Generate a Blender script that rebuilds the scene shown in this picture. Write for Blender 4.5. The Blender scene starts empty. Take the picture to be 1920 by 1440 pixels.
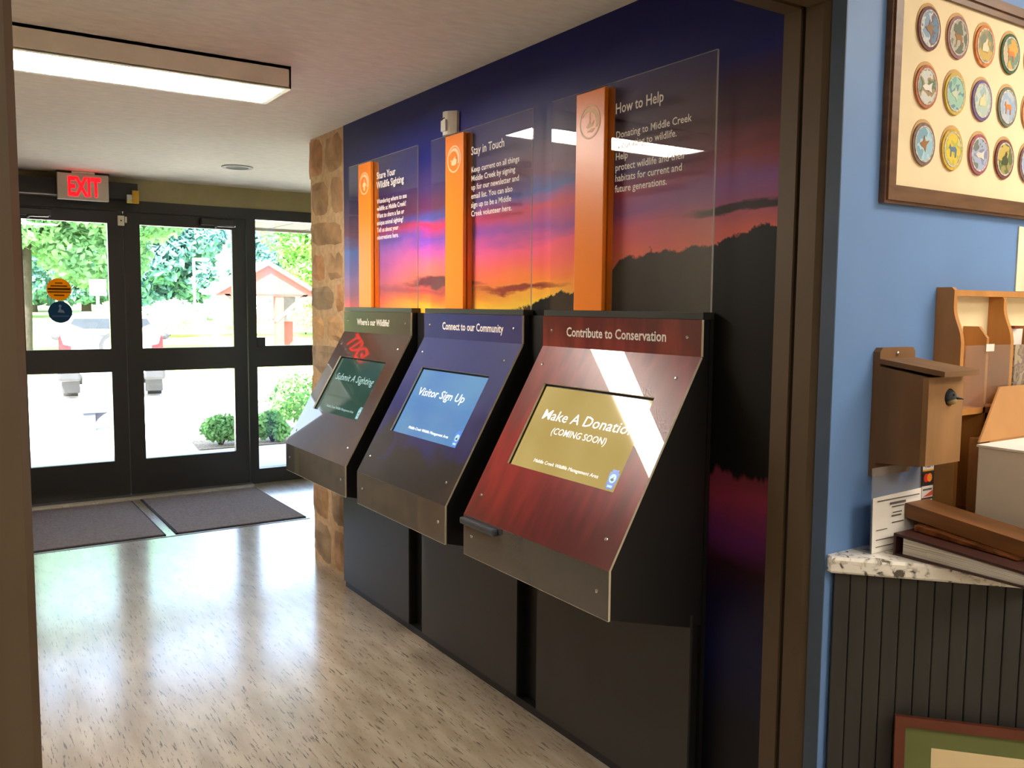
import bpy, math, random
import numpy as np
from mathutils import Vector, Matrix

random.seed(7); rng = np.random.default_rng(7)
scene = bpy.context.scene
COL = scene.collection

# ------------------------------------------------------------------ camera
cam_d = bpy.data.cameras.new('camera'); cam = bpy.data.objects.new('camera', cam_d); COL.objects.link(cam)
YAW, PITCH, ROLL, FPX = 0.583757741, 0.08868882, 0.00835225, 1643.5
cy_, sy_, cp_, sp_ = math.cos(YAW), math.sin(YAW), math.cos(PITCH), math.sin(PITCH)
fw = Vector((sy_*cp_, cy_*cp_, -sp_)); rt = Vector((cy_, -sy_, 0)); up = rt.cross(fw)
r2 = rt*math.cos(ROLL) + up*math.sin(ROLL); u2 = up*math.cos(ROLL) - rt*math.sin(ROLL)
cam.matrix_world = Matrix(((r2.x, u2.x, -fw.x, 0), (r2.y, u2.y, -fw.y, 0), (r2.z, u2.z, -fw.z, 1.5), (0, 0, 0, 1)))
cam_d.sensor_fit = 'HORIZONTAL'; cam_d.sensor_width = 36; cam_d.lens = 36*FPX/1920
cam_d.clip_start = 0.02; cam_d.clip_end = 400
scene.camera = cam

# ------------------------------------------------------------------ world, sun, exposure
world = bpy.data.worlds.new('sky'); scene.world = world; world.use_nodes = True
wn = world.node_tree; wn.nodes.clear()
wo = wn.nodes.new('ShaderNodeOutputWorld'); wb = wn.nodes.new('ShaderNodeBackground'); ws = wn.nodes.new('ShaderNodeTexSky')
ws.sky_type = 'HOSEK_WILKIE'; ws.sun_direction = (-0.35, -0.5, 0.8); ws.turbidity = 8.0; ws.ground_albedo = 0.4
wb.inputs['Strength'].default_value = 16.0
wn.links.new(ws.outputs[0], wb.inputs[0]); wn.links.new(wb.outputs[0], wo.inputs[0])
sun_d = bpy.data.lights.new('sun', 'SUN'); sun_d.energy = 26.0; sun_d.angle = 0.01; sun_d.color = (1.0, 0.95, 0.86)
sun = bpy.data.objects.new('sun', sun_d); COL.objects.link(sun)
sun.rotation_euler = Vector((0.40, 0.55, -0.95)).to_track_quat('-Z', 'Y').to_euler()
vs = scene.view_settings
vs.view_transform = 'Standard'; vs.look = 'None'; vs.exposure = 1.2; vs.gamma = 1.0; vs.use_curve_mapping = False

# ------------------------------------------------------------------ materials
def lin(c):
    return tuple(((v/255)/12.92 if v/255 <= 0.04045 else ((v/255+0.055)/1.055)**2.4) for v in c)
MATS = {}
def newmat(name):
    m = bpy.data.materials.new(name); m.use_nodes = True
    nt = m.node_tree; b = nt.nodes['Principled BSDF']
    return m, nt, b
def N(nt, typ, **kw):
    n = nt.nodes.new(typ)
    for k, v in kw.items(): setattr(n, k, v)
    return n
def mat(name, c, rough=0.5, metal=0.0, spec=0.5, var=0.12, scale=8.0, stretch=(1, 1, 1), bump=0.0, coat=0.0, c2=None):
    """procedural principled: colour varied by noise, optional bump"""
    if name in MATS: return MATS[name]
    m, nt, b = newmat(name); L = nt.links.new
    tc = N(nt, 'ShaderNodeTexCoord'); mp = N(nt, 'ShaderNodeMapping'); mp.inputs['Scale'].default_value = stretch
    L(tc.outputs['Object'], mp.inputs[0])
    nz = N(nt, 'ShaderNodeTexNoise'); nz.inputs['Scale'].default_value = scale; nz.inputs['Detail'].default_value = 4
    L(mp.outputs[0], nz.inputs['Vector'])
    mx = N(nt, 'ShaderNodeMix', data_type='RGBA')
    a = lin(c); d = lin(c2) if c2 else tuple(max(0, v*(1-2*var)) for v in a)
    if not c2: a = tuple(min(1, v*(1+var)) for v in a)
    mx.inputs[6].default_value = (*d, 1); mx.inputs[7].default_value = (*a, 1)
    rp = N(nt, 'ShaderNodeMapRange'); rp.inputs[1].default_value = 0.3; rp.inputs[2].default_value = 0.7
    L(nz.outputs[0], rp.inputs[0]); L(rp.outputs[0], mx.inputs[0]); L(mx.outputs[2], b.inputs['Base Color'])
    b.inputs['Roughness'].default_value = rough; b.inputs['Metallic'].default_value = metal
    b.inputs['Specular IOR Level'].default_value = spec; b.inputs['Coat Weight'].default_value = coat; b.inputs['Coat Roughness'].default_value = 0.03
    if bump:
        bp = N(nt, 'ShaderNodeBump'); bp.inputs['Strength'].default_value = bump; bp.inputs['Distance'].default_value = 0.01
        L(nz.outputs[0], bp.inputs['Height']); L(bp.outputs[0], b.inputs['Normal'])
    MATS[name] = m; return m
def emit(name, c, s):
    if name in MATS: return MATS[name]
    m, nt, b = newmat(name)
    b.inputs['Base Color'].default_value = (*lin(c), 1); b.inputs['Emission Color'].default_value = (*lin(c), 1)
    b.inputs['Emission Strength'].default_value = s; b.inputs['Roughness'].default_value = 0.3
    MATS[name] = m; return m
def clear(name, tint=(1, 1, 1), k=1.7, rough=0.0, haze=0.0):
    """thin clear sheet: see-through with Fresnel reflection"""
    if name in MATS: return MATS[name]
    m, nt, b = newmat(name); L = nt.links.new
    nt.nodes.remove(b); out = nt.nodes['Material Output']
    tr = N(nt, 'ShaderNodeBsdfTransparent'); tr.inputs[0].default_value = (*tint, 1)
    gl = N(nt, 'ShaderNodeBsdfGlossy'); gl.inputs['Roughness'].default_value = rough
    ge = N(nt, 'ShaderNodeNewGeometry'); dt = N(nt, 'ShaderNodeVectorMath', operation='DOT_PRODUCT')
    L(ge.outputs['Normal'], dt.inputs[0]); L(ge.outputs['Incoming'], dt.inputs[1])
    ab = N(nt, 'ShaderNodeMath', operation='ABSOLUTE'); L(dt.outputs['Value'], ab.inputs[0])
    om = N(nt, 'ShaderNodeMath', operation='SUBTRACT'); om.inputs[0].default_value = 1.0; L(ab.outputs[0], om.inputs[1])
    pw = N(nt, 'ShaderNodeMath', operation='POWER'); pw.inputs[1].default_value = 5.0; L(om.outputs[0], pw.inputs[0])
    sc_ = N(nt, 'ShaderNodeMath', operation='MULTIPLY_ADD'); sc_.inputs[1].default_value = 0.96; sc_.inputs[2].default_value = 0.04; L(pw.outputs[0], sc_.inputs[0])   # Schlick reflectance of acrylic
    mu = N(nt, 'ShaderNodeMath', operation='MULTIPLY'); mu.inputs[1].default_value = k; mu.use_clamp = True
    mx = N(nt, 'ShaderNodeMixShader')
    L(sc_.outputs[0], mu.inputs[0]); L(mu.outputs[0], mx.inputs[0]); L(tr.outputs[0], mx.inputs[1]); L(gl.outputs[0], mx.inputs[2])
    last = mx
    if haze:
        df = N(nt, 'ShaderNodeBsdfDiffuse'); df.inputs[0].default_value = (0.8, 0.8, 0.8, 1)
        m2 = N(nt, 'ShaderNodeMixShader'); m2.inputs[0].default_value = haze
        L(mx.outputs[0], m2.inputs[1]); L(df.outputs[0], m2.inputs[2]); last = m2
    L(last.outputs[0], out.inputs[0])
    MATS[name] = m; return m
def leafmat(name, c1, c2, scale=3.0, trans=0.35):
    if name in MATS: return MATS[name]
    m, nt, b = newmat(name); L = nt.links.new
    nt.nodes.remove(b); out = nt.nodes['Material Output']
    tc = N(nt, 'ShaderNodeTexCoord'); nz = N(nt, 'ShaderNodeTexNoise'); nz.inputs['Scale'].default_value = scale
    L(tc.outputs['Object'], nz.inputs['Vector'])
    mx = N(nt, 'ShaderNodeMix', data_type='RGBA'); mx.inputs[6].default_value = (*lin(c1), 1); mx.inputs[7].default_value = (*lin(c2), 1)
    rp = N(nt, 'ShaderNodeMapRange'); rp.inputs[1].default_value = 0.35; rp.inputs[2].default_value = 0.65
    L(nz.outputs[0], rp.inputs[0]); L(rp.outputs[0], mx.inputs[0])
    d = N(nt, 'ShaderNodeBsdfDiffuse'); t = N(nt, 'ShaderNodeBsdfTranslucent'); s = N(nt, 'ShaderNodeMixShader'); s.inputs[0].default_value = trans
    L(mx.outputs[2], d.inputs[0]); L(mx.outputs[2], t.inputs[0]); L(d.outputs[0], s.inputs[1]); L(t.outputs[0], s.inputs[2]); L(s.outputs[0], out.inputs[0])
    MATS[name] = m; return m

# ------------------------------------------------------------------ mesh builder (world coordinates in, local to the parent out)
class MB:
    def __init__(s): s.v = []; s.f = []; s.m = []; s.sm = []
    def add(s, verts, faces, mi=0, smooth=False):
        o = len(s.v); s.v += [tuple(v) for v in verts]
        for f in faces: s.f.append(tuple(i+o for i in f)); s.m.append(mi); s.sm.append(smooth)
        return s
    def box(s, x0, x1, y0, y1, z0, z1, mi=0):
        v = [(x, y, z) for z in (z0, z1) for y in (y0, y1) for x in (x0, x1)]
        return s.add(v, [(0, 2, 3, 1), (4, 5, 7, 6), (0, 1, 5, 4), (2, 6, 7, 3), (0, 4, 6, 2), (1, 3, 7, 5)], mi)
    def obox(s, o, ax, ay, az, x0, x1, y0, y1, z0, z1, mi=0):
        """box in a local frame o + ax*x + ay*y + az*z"""
        o, ax, ay, az = Vector(o), Vector(ax), Vector(ay), Vector(az)
        v = [o+ax*x+ay*y+az*z for z in (z0, z1) for y in (y0, y1) for x in (x0, x1)]
        return s.add(v, [(0, 2, 3, 1), (4, 5, 7, 6), (0, 1, 5, 4), (2, 6, 7, 3), (0, 4, 6, 2), (1, 3, 7, 5)], mi)
    def rbox(s, x0, x1, y0, y1, z0, z1, r=0.004, mi=0):
        """box with chamfered edges"""
        import bmesh
        bm = bmesh.new(); bmesh.ops.create_cube(bm, size=1)
        for v in bm.verts: v.co = Vector(((x0+x1)/2+v.co.x*(x1-x0), (y0+y1)/2+v.co.y*(y1-y0), (z0+z1)/2+v.co.z*(z1-z0)))
        bmesh.ops.bevel(bm, geom=bm.edges[:]+bm.verts[:], offset=r, segments=2, profile=0.5, affect='EDGES')
        bm.verts.index_update(); s.add([v.co[:] for v in bm.verts], [[v.index for v in f.verts] for f in bm.faces], mi); bm.free(); return s
    def prism(s, poly, vec, mi=0, mside=None):
        """polygon (list of 3d points) extruded by vec"""
        n = len(poly); vec = Vector(vec); a = [Vector(p) for p in poly]; b = [p+vec for p in a]
        s.add(a+b, [tuple(range(n))[::-1], tuple(range(n, 2*n))], mi)
        s.add(a+b, [(i, (i+1) % n, n+(i+1) % n, n+i) for i in range(n)], mi if mside is None else mside)
        return s
    def tube(s, p, q, r, n=10, r2=None, mi=0, caps=True):
        p, q = Vector(p), Vector(q); d = (q-p).normalized(); a = d.orthogonal().normalized(); b = d.cross(a); r2 = r if r2 is None else r2
        v = [p+(a*math.cos(t)+b*math.sin(t))*r for t in [2*math.pi*i/n for i in range(n)]] + [q+(a*math.cos(t)+b*math.sin(t))*r2 for t in [2*math.pi*i/n for i in range(n)]]
        s.add(v, [(i, (i+1) % n, n+(i+1) % n, n+i) for i in range(n)], mi, True)
        if caps: s.add(v, [tuple(range(n))[::-1], tuple(range(n, 2*n))], mi)
        return s
    def ball(s, c, r, nu=12, nv=8, mi=0, lo=-math.pi/2):
        c = Vector(c); rx, ry, rz = (r, r, r) if not hasattr(r, '__len__') else r
        v = []; f = []
        for j in range(nv+1):
            ph = lo+(math.pi/2-lo)*j/nv
            for i in range(nu):
                t = 2*math.pi*i/nu; v.append(c+Vector((rx*math.cos(ph)*math.cos(t), ry*math.cos(ph)*math.sin(t), rz*math.sin(ph))))
        for j in range(nv):
            for i in range(nu): f.append((j*nu+i, j*nu+(i+1) % nu, (j+1)*nu+(i+1) % nu, (j+1)*nu+i))
        return s.add(v, f, mi, True)
    def ring(s, o, ax, ay, az, ra, rb, h, n=40, mi=0, ea=1.0, eb=1.0, a0=0, a1=2*math.pi):
        """flat ring between radii ra<rb, thickness h along az, ellipse factors ea/eb"""
        o, ax, ay, az = Vector(o), Vector(ax), Vector(ay), Vector(az)
        full = abs(a1-a0-2*math.pi) < 1e-6; k = n if full else n+1; v = []
        for i in range(k):
            t = a0+(a1-a0)*i/n; d = ax*(math.cos(t)*ea)+ay*(math.sin(t)*eb)
            v += [o+d*ra, o+d*rb, o+d*rb+az*h, o+d*ra+az*h]
        f = []
        for i in range(n):
            a, b = 4*i, 4*((i+1) % k)
            f += [(a+1, b+1, b+2, a+2), (a+2, b+2, b+3, a+3), (a+3, b+3, b, a), (a, b, b+1, a+1)]
        return s.add(v, f, mi)
    def disc(s, o, ax, ay, az, r, h, n=32, mi=0, ea=1.0, eb=1.0):
        o, ax, ay, az = Vector(o), Vector(ax), Vector(ay), Vector(az)
        p = [o+ax*(math.cos(2*math.pi*i/n)*r*ea)+ay*(math.sin(2*math.pi*i/n)*r*eb) for i in range(n)]
        return s.prism(p, az*h, mi)
    def poly2(s, o, ax, ay, az, pts, h, mi=0):
        o, ax, ay, az = Vector(o), Vector(ax), Vector(ay), Vector(az)
        return s.prism([o+ax*x+ay*y for x, y in pts], az*h, mi)

def origin_of(o):
    p = Vector((0, 0, 0))
    while o is not None: p += o.location; o = o.parent
    return p
def build(name, mb, mats, parent=None, label=None):
    if not isinstance(mats, (list, tuple)): mats = [mats]
    me = bpy.data.meshes.new(name); off = origin_of(parent)
    me.from_pydata([(v[0]-off.x, v[1]-off.y, v[2]-off.z) for v in mb.v], [], mb.f)
    for m in mats: me.materials.append(m)
    me.polygons.foreach_set('material_index', mb.m); me.polygons.foreach_set('use_smooth', mb.sm)
    import bmesh
    bm = bmesh.new(); bm.from_mesh(me); bmesh.ops.recalc_face_normals(bm, faces=bm.faces); bm.to_mesh(me); bm.free()
    me.update()
    o = bpy.data.objects.new(name, me); COL.objects.link(o)
    if parent is not None: o.parent = parent
    if label: o['label'] = label
    return o
def tag(o, label, cat, group=None):
    o['label'] = label; o['category'] = cat
    if group: o['group'] = group
    return o
def thing(name, loc, label, cat, group=None):
    o = bpy.data.objects.new(name, None); COL.objects.link(o); o.location = loc; o.empty_display_size = 0.05
    return tag(o, label, cat, group)
def struct(name, mb, mats, label=None, cat=None):
    o = build(name, mb, mats); o['kind'] = 'structure'
    if label: o['label'] = label
    if cat: o['category'] = cat
    return o
def clone(src, loc, parent, rot=None):
    o = src.copy(); COL.objects.link(o); o.parent = parent; o.location = loc
    if rot: o.rotation_euler = rot
    return o
def place(name, me, world, parent, rot=None):
    o = bpy.data.objects.new(name, me); COL.objects.link(o); o.parent = parent; o.location = Vector(world)-origin_of(parent)
    if rot: o.rotation_euler = rot
    return o
def text(name, body, o, ax, ay, az, width, size, m, parent, spacing=1.0, bold=0.012, align='LEFT', h=0.0006, shear=0.0):
    """lettering as flat mesh; first baseline starts at o; width = width of the widest line (None keeps the font's)"""
    c = bpy.data.curves.new(name, 'FONT'); c.body = body; c.size = 1; c.offset = bold; c.resolution_u = 2; c.space_line = spacing; c.align_x = align; c.shear = shear
    t = bpy.data.objects.new(name, c); COL.objects.link(t)
    dg = bpy.context.evaluated_depsgraph_get(); me = bpy.data.meshes.new_from_object(t.evaluated_get(dg))
    bpy.data.objects.remove(t); bpy.data.curves.remove(c)
    co = np.array([v.co[:] for v in me.vertices]); w = co[:, 0].max()-co[:, 0].min()
    sx = size if width is None else width/w
    x0 = co[:, 0].min() if align == 'LEFT' else 0.0
    O = np.array(Vector(o)-origin_of(parent)); A, B, Z = np.array(ax), np.array(ay), np.array(az)
    nc = O + np.outer((co[:, 0]-x0)*sx, A) + np.outer(co[:, 1]*size, B) + Z*h
    me.vertices.foreach_set('co', nc.ravel()); me.materials.clear(); me.materials.append(m); me.update()
    ob = bpy.data.objects.new(name, me); COL.objects.link(ob); ob.parent = parent
    return ob

# ------------------------------------------------------------------ shared dimensions (metres)
XM = 1.841          # printed hall wall
ZC = 2.434          # hall ceiling
YD = 7.226          # entrance wall
YW = 1.357          # blue wall of the near room
YA, YB = 1.402, 1.544   # opening wall
XL = -0.30          # hidden left wall of the hall
BLACK = mat('black_laminate', (17, 17, 18), 0.45, var=0.08)

# ================================================================== SETTING
def floor_material():
    m, nt, b = newmat('vinyl_floor'); L = nt.links.new
    tc = N(nt, 'ShaderNodeTexCoord')
    def nz(scale, stretch, detail=3, rough=0.55):
        mp = N(nt, 'ShaderNodeMapping'); mp.inputs['Scale'].default_value = stretch; mp.inputs['Rotation'].default_value = (0, 0, 0.10)
        L(tc.outputs['Object'], mp.inputs[0]); t = N(nt, 'ShaderNodeTexNoise', noise_dimensions='2D'); t.inputs['Scale'].default_value = scale; t.inputs['Detail'].default_value = detail; t.inputs['Roughness'].default_value = rough
        L(mp.outputs[0], t.inputs['Vector']); return t
    a = nz(1.0, (14, 3, 1)); fl = nz(1.0, (120, 10, 1), 4, 0.7)
    r1 = N(nt, 'ShaderNodeValToRGB'); r1.color_ramp.elements[0].position = 0.3; r1.color_ramp.elements[1].position = 0.75
    r1.color_ramp.elements[0].color = (*lin((150, 134, 112)), 1); r1.color_ramp.elements[1].color = (*lin((180, 166, 146)), 1)
    L(a.outputs[0], r1.inputs[0])
    r2_ = N(nt, 'ShaderNodeMapRange'); r2_.inputs[1].default_value = 0.60; r2_.inputs[2].default_value = 0.65
    L(fl.outputs[0], r2_.inputs[0])
    mu = N(nt, 'ShaderNodeMath', operation='MULTIPLY'); mu.inputs[1].default_value = 0.95; L(r2_.outputs[0], mu.inputs[0])
    mx = N(nt, 'ShaderNodeMix', data_type='RGBA'); mx.inputs[7].default_value = (*lin((56, 46, 40)), 1)
    L(mu.outputs[0], mx.inputs[0]); L(r1.outputs[0], mx.inputs[6]); L(mx.outputs[2], b.inputs['Base Color'])
    b.inputs['Roughness'].default_value = 0.32
    b.inputs['Specular IOR Level'].default_value = 0.6; b.inputs['Coat Weight'].default_value = 1.0; b.inputs['Coat Roughness'].default_value = 0.17; b.inputs['Coat IOR'].default_value = 2.0
    bp = N(nt, 'ShaderNodeBump'); bp.inputs['Strength'].default_value = 0.10; bp.inputs['Distance'].default_value = 0.004
    L(fl.outputs[0], bp.inputs['Height']); L(bp.outputs[0], b.inputs['Normal'])
    return m
struct('floor', MB().box(-3.2, 4.8, -3.6, YD+0.04, -0.12, 0.0), floor_material())
CEIL = mat('plaster_ceiling', (220, 216, 208), 0.9, var=0.05, scale=14, bump=0.25, stretch=(1, 2.5, 1))
ROOMC = mat('room_ceiling', (205, 196, 180), 0.9, var=0.04)
struct('ceiling', MB().box(XL-0.1, 3.6, YB, YD+0.2, ZC, ZC+0.1), CEIL)
struct('ceiling_room', MB().box(-3.2, 4.8, -3.6, YB, 2.78, 2.88), ROOMC)
CREAM = mat('cream_wall', (196, 186, 158), 0.8, var=0.05)
OLIVE = mat('olive_cream_wall', (160, 150, 112), 0.8, var=0.04)
BLUE = mat('blue_paint', (104, 142, 196), 0.55, var=0.04, scale=3)
ROOMW = mat('room_wall', (180, 170, 150), 0.8, var=0.04)
struct('wall_left', MB().box(XL-0.1, XL, YB, YD+0.2, 0, ZC), mat('hall_left_wall', (138, 126, 106), 0.8, var=0.05))
struct('wall_back', MB().box(-3.2, 4.8, -3.6, -3.5, 0, 2.78), ROOMW)
struct('wall_room_left', MB().box(-3.2, -3.1, -3.5, YW, 0, 2.78), ROOMW)
struct('wall_room_right', MB().box(4.7, 4.8, -3.5, YW, 0, 2.78), ROOMW)
# wall with the wide opening: left piece, lintel, blue piece
mb = MB().box(-3.1, 0.052, YW, YB, 0, 2.78); struct('wall_front_left', mb, mat('pale_wall', (205, 205, 190), 0.8, var=0.03))
struct('wall_front_top', MB().box(0.052, XM+0.05, YA+0.005, YB, 2.30, 2.78), ROOMW)
struct('wall_blue', MB().box(XM, 4.7, YW, YA-0.004, 0, 2.78).box(XM+0.06, 4.7, YA-0.004, YB, 0, 2.78), BLUE)

struct('return_shade_strip', MB().box(XM-0.003, XM, YW+0.0005, YA-0.004, 0, 2.78), mat('shaded_return_blue', (70, 88, 112), 0.5, var=0.05))  # shade on the wall return, painted as a thin darker blue strip
# metal frame of the opening
FRAME = mat('bronze_frame', (92, 76, 56), 0.5, var=0.06, scale=5)
FR2 = mat('dark_gasket', (38, 30, 22), 0.7)
def opening_jamb(name, x, s, label):
    """s=+1: reveal faces -x (right jamb), s=-1: reveal faces +x"""
    b1 = MB().box(*sorted((x, x+s*0.056)), 1.491, YB, 0, 2.25)
    o = struct(name, b1, FRAME)
    build('gasket', MB().box(*sorted((x+s*0.008, x+s*0.056)), 1.476, 1.491, 0, 2.25), FR2, o)
    build('jamb_face', MB().box(*sorted((x, x+s*0.056)), 1.424, 1.476, 0, 2.25), FRAME, o)
    p = [(x, 1.424, 0), (x+s*0.056, 1.424, 0), (x+s*0.056, 1.403, 0), (x+s*0.012, 1.403, 0)]
    build('jamb_edge', MB().prism(p, (0, 0, 2.25)), FRAME, o)
    return o
opening_jamb('trim_1', XM-0.001, 1, 'r')
opening_jamb('trim_2', 0.109, -1, 'l')
o = struct('trim_3', MB().box(0.05, XM+0.055, 1.491, YB, 2.243, 2.30), FRAME)
build('gasket', MB().box(0.05, XM+0.055, 1.476, 1.491, 2.251, 2.30), FR2, o)
build('head_face', MB().box(0.05, XM+0.055, 1.403, 1.476, 2.243, 2.30), FRAME, o)

# ---- printed mural wall
def mural_material():
    m, nt, b = newmat('sunset_mural'); L = nt.links.new
    tc = N(nt, 'ShaderNodeTexCoord'); sp = N(nt, 'ShaderNodeSeparateXYZ'); L(tc.outputs['Object'], sp.inputs[0])
    def M(op, a, bb, clamp=False):
        n = N(nt, 'ShaderNodeMath', operation=op); n.use_clamp = clamp
        for i, v in enumerate((a, bb)):
            if isinstance(v, (int, float)): n.inputs[i].default_value = v
            else: L(v, n.inputs[i])
        return n.outputs[0]
    def noise(stretch, scale=1.0, detail=4, rough=0.55):
        mp = N(nt, 'ShaderNodeMapping'); mp.inputs['Scale'].default_value = stretch; L(tc.outputs['Object'], mp.inputs[0])
        t = N(nt, 'ShaderNodeTexNoise'); t.inputs['Scale'].default_value = scale; t.inputs['Detail'].default_value = detail; t.inputs['Roughness'].default_value = rough
        L(mp.outputs[0], t.inputs['Vector']); return t.outputs[0]
    Yc, Zc = sp.outputs[1], sp.outputs[2]
    n1 = noise((1, 2.2, 9), 1.0, 5, 0.6); n2 = noise((1, 0.9, 2.5), 1.0, 2)
    z = M('ADD', Zc, M('MULTIPLY', M('SUBTRACT', n1, 0.5), 0.13)); z = M('ADD', z, M('MULTIPLY', M('SUBTRACT', n2, 0.5), 0.10))
    t = M('DIVIDE', M('SUBTRACT', z, 1.40), 1.05, True)
    cols = [
     (1.60, [(1.60, (239, 112, 75)), (1.68, (207, 102, 92)), (1.76, (156, 80, 112)), (1.83, (126, 75, 141)), (1.90, (134, 53, 64)), (1.99, (69, 29, 35)), (2.10, (54, 25, 60)), (2.20, (14, 22, 104)), (2.42, (10, 16, 92))]),
     (2.60, [(1.49, (255, 239, 73)), (1.54, (255, 200, 61)), (1.60, (255, 141, 61)), (1.67, (255, 112, 100)), (1.74, (251, 102, 136)), (1.80, (161, 87, 170)), (1.86, (214, 87, 109)), (1.92, (85, 103, 174)), (1.98, (118, 78, 103)), (2.08, (63, 50, 92)), (2.20, (18, 24, 112)), (2.42, (12, 16, 98))]),
     (3.40, [(1.48, (255, 186, 56)), (1.53, (255, 128, 58)), (1.57, (183, 75, 80)), (1.61, (255, 126, 97)), (1.68, (255, 112, 148)), (1.74, (214, 92, 185)), (1.79, (129, 80, 200)), (1.84, (224, 53, 102)), (1.88, (80, 92, 183)), (1.94, (109, 47, 89)), (2.02, (73, 56, 116)), (2.12, (28, 34, 118)), (2.42, (16, 20, 100))]),
     (4.38, [(1.48, (255, 112, 112)), (1.56, (170, 109, 141)), (1.62, (153, 112, 170)), (1.70, (102, 102, 178)), (1.80, (80, 109, 190)), (1.86, (107, 51, 85)), (1.94, (76, 44, 100)), (2.05, (44, 48, 96)), (2.42, (24, 28, 100))]),
    ]
    ramps = []
    for yv, st in cols:
        r = N(nt, 'ShaderNodeValToRGB'); e = r.color_ramp.elements
        for i, (zz, c) in enumerate(st):
            p = (zz-1.40)/1.05
            el = e[i] if i < 2 else e.new(p)
            el.position = p; el.color = (*lin(c), 1)
        L(t, r.inputs[0]); ramps.append((yv, r.outputs[0]))
    cur = ramps[0][1]
    for i in range(1, len(ramps)):
        mr = N(nt, 'ShaderNodeMapRange', interpolation_type='SMOOTHSTEP'); mr.inputs[1].default_value = ramps[i-1][0]; mr.inputs[2].default_value = ramps[i][0]; L(Yc, mr.inputs[0])
        mx = N(nt, 'ShaderNodeMix', data_type='RGBA'); L(mr.outputs[0], mx.inputs[0]); L(cur, mx.inputs[6]); L(ramps[i][1], mx.inputs[7]); cur = mx.outputs[2]
    def over(cur, fac, c):
        mx = N(nt, 'ShaderNodeMix', data_type='RGBA'); L(fac, mx.inputs[0]); L(cur, mx.inputs[6]); mx.inputs[7].default_value = (*lin(c), 1); return mx.outputs[2]
    # dark streak clouds
    def streak(cur, y0, z0, hy, hz, c, k):
        dy = M('DIVIDE', M('SUBTRACT', Yc, y0), hy); dz = M('DIVIDE', M('SUBTRACT', z, z0), hz)
        d = M('ADD', M('MULTIPLY', dy, dy), M('MULTIPLY', dz, dz))
        return over(cur, M('MULTIPLY', M('SUBTRACT', 1.0, d, True), k, True), c)
    cur = streak(cur, 1.66, 1.755, 0.24, 0.022, (52, 34, 36), 1.6)
    cur = streak(cur, 2.75, 1.575, 0.34, 0.014, (150, 56, 44), 1.2)
    cur = streak(cur, 3.35, 1.60, 0.40, 0.020, (110, 62, 72), 1.3)
    # lower part: trees, then the lake
    rl = N(nt, 'ShaderNodeValToRGB'); e = rl.color_ramp.elements
    lows = [(0.0, (12, 12, 18)), (0.30, (14, 14, 24)), (0.52, (16, 20, 66)), (0.66, (22, 14, 46)), (0.76, (40, 14, 24)), (0.86, (92, 36, 92)), (0.96, (134, 48, 74)), (1.03, (112, 44, 58))]
    for i, (zz, c) in enumerate(lows):
        el = e[i] if i < 2 else e.new(zz/1.1); el.position = zz/1.1; el.color = (*lin(c), 1)
    L(M('DIVIDE', z, 1.1, True), rl.inputs[0])
    fc = N(nt, 'ShaderNodeFloatCurve'); cv = fc.mapping.curves[0]
    pts = [(1.5, 1.73), (1.65, 1.715), (1.76, 1.685), (1.91, 1.675), (2.07, 1.67), (2.19, 1.632), (2.30, 1.58), (2.41, 1.555), (2.52, 1.548), (2.62, 1.517), (2.79, 1.490), (3.2, 1.44), (4.4, 1.40)]
    f = lambda p: ((p[0]-1.5)/3.0, (p[1]-1.3)/0.5)
    cv.points[0].location = f(pts[0]); cv.points[1].location = f(pts[-1])
    for p in pts[1:-1]: cv.points.new(*f(p))
    fc.mapping.update()
    L(M('DIVIDE', M('SUBTRACT', Yc, 1.5), 3.0, True), fc.inputs['Value'])
    tl = M('ADD', M('MULTIPLY', fc.outputs[0], 0.5), 1.3)
    tn = noise((1, 16, 16), 1.0, 5, 0.65); tl = M('ADD', tl, M('MULTIPLY', M('SUBTRACT', tn, 0.5), 0.075))
    tree = M('MULTIPLY', M('SUBTRACT', tl, Zc), 160.0, True)
    bt = M('ADD', 1.045, M('MULTIPLY', M('SUBTRACT', noise((1, 30, 5), 1.0, 4), 0.5), 0.10))
    cur = over(cur, tree, (12, 12, 11))
    low = M('MULTIPLY', M('SUBTRACT', bt, Zc), 60.0, True)
    mx = N(nt, 'ShaderNodeMix', data_type='RGBA'); L(low, mx.inputs[0]); L(cur, mx.inputs[6]); L(rl.outputs[0], mx.inputs[7])
    L(mx.outputs[2], b.inputs['Base Color'])
    b.inputs['Roughness'].default_value = 0.45; b.inputs['Specular IOR Level'].default_value = 0.25
    return m
struct('wall_right', MB().box(XM, XM+0.12, YB, 4.414, 0, ZC), mural_material())

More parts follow.
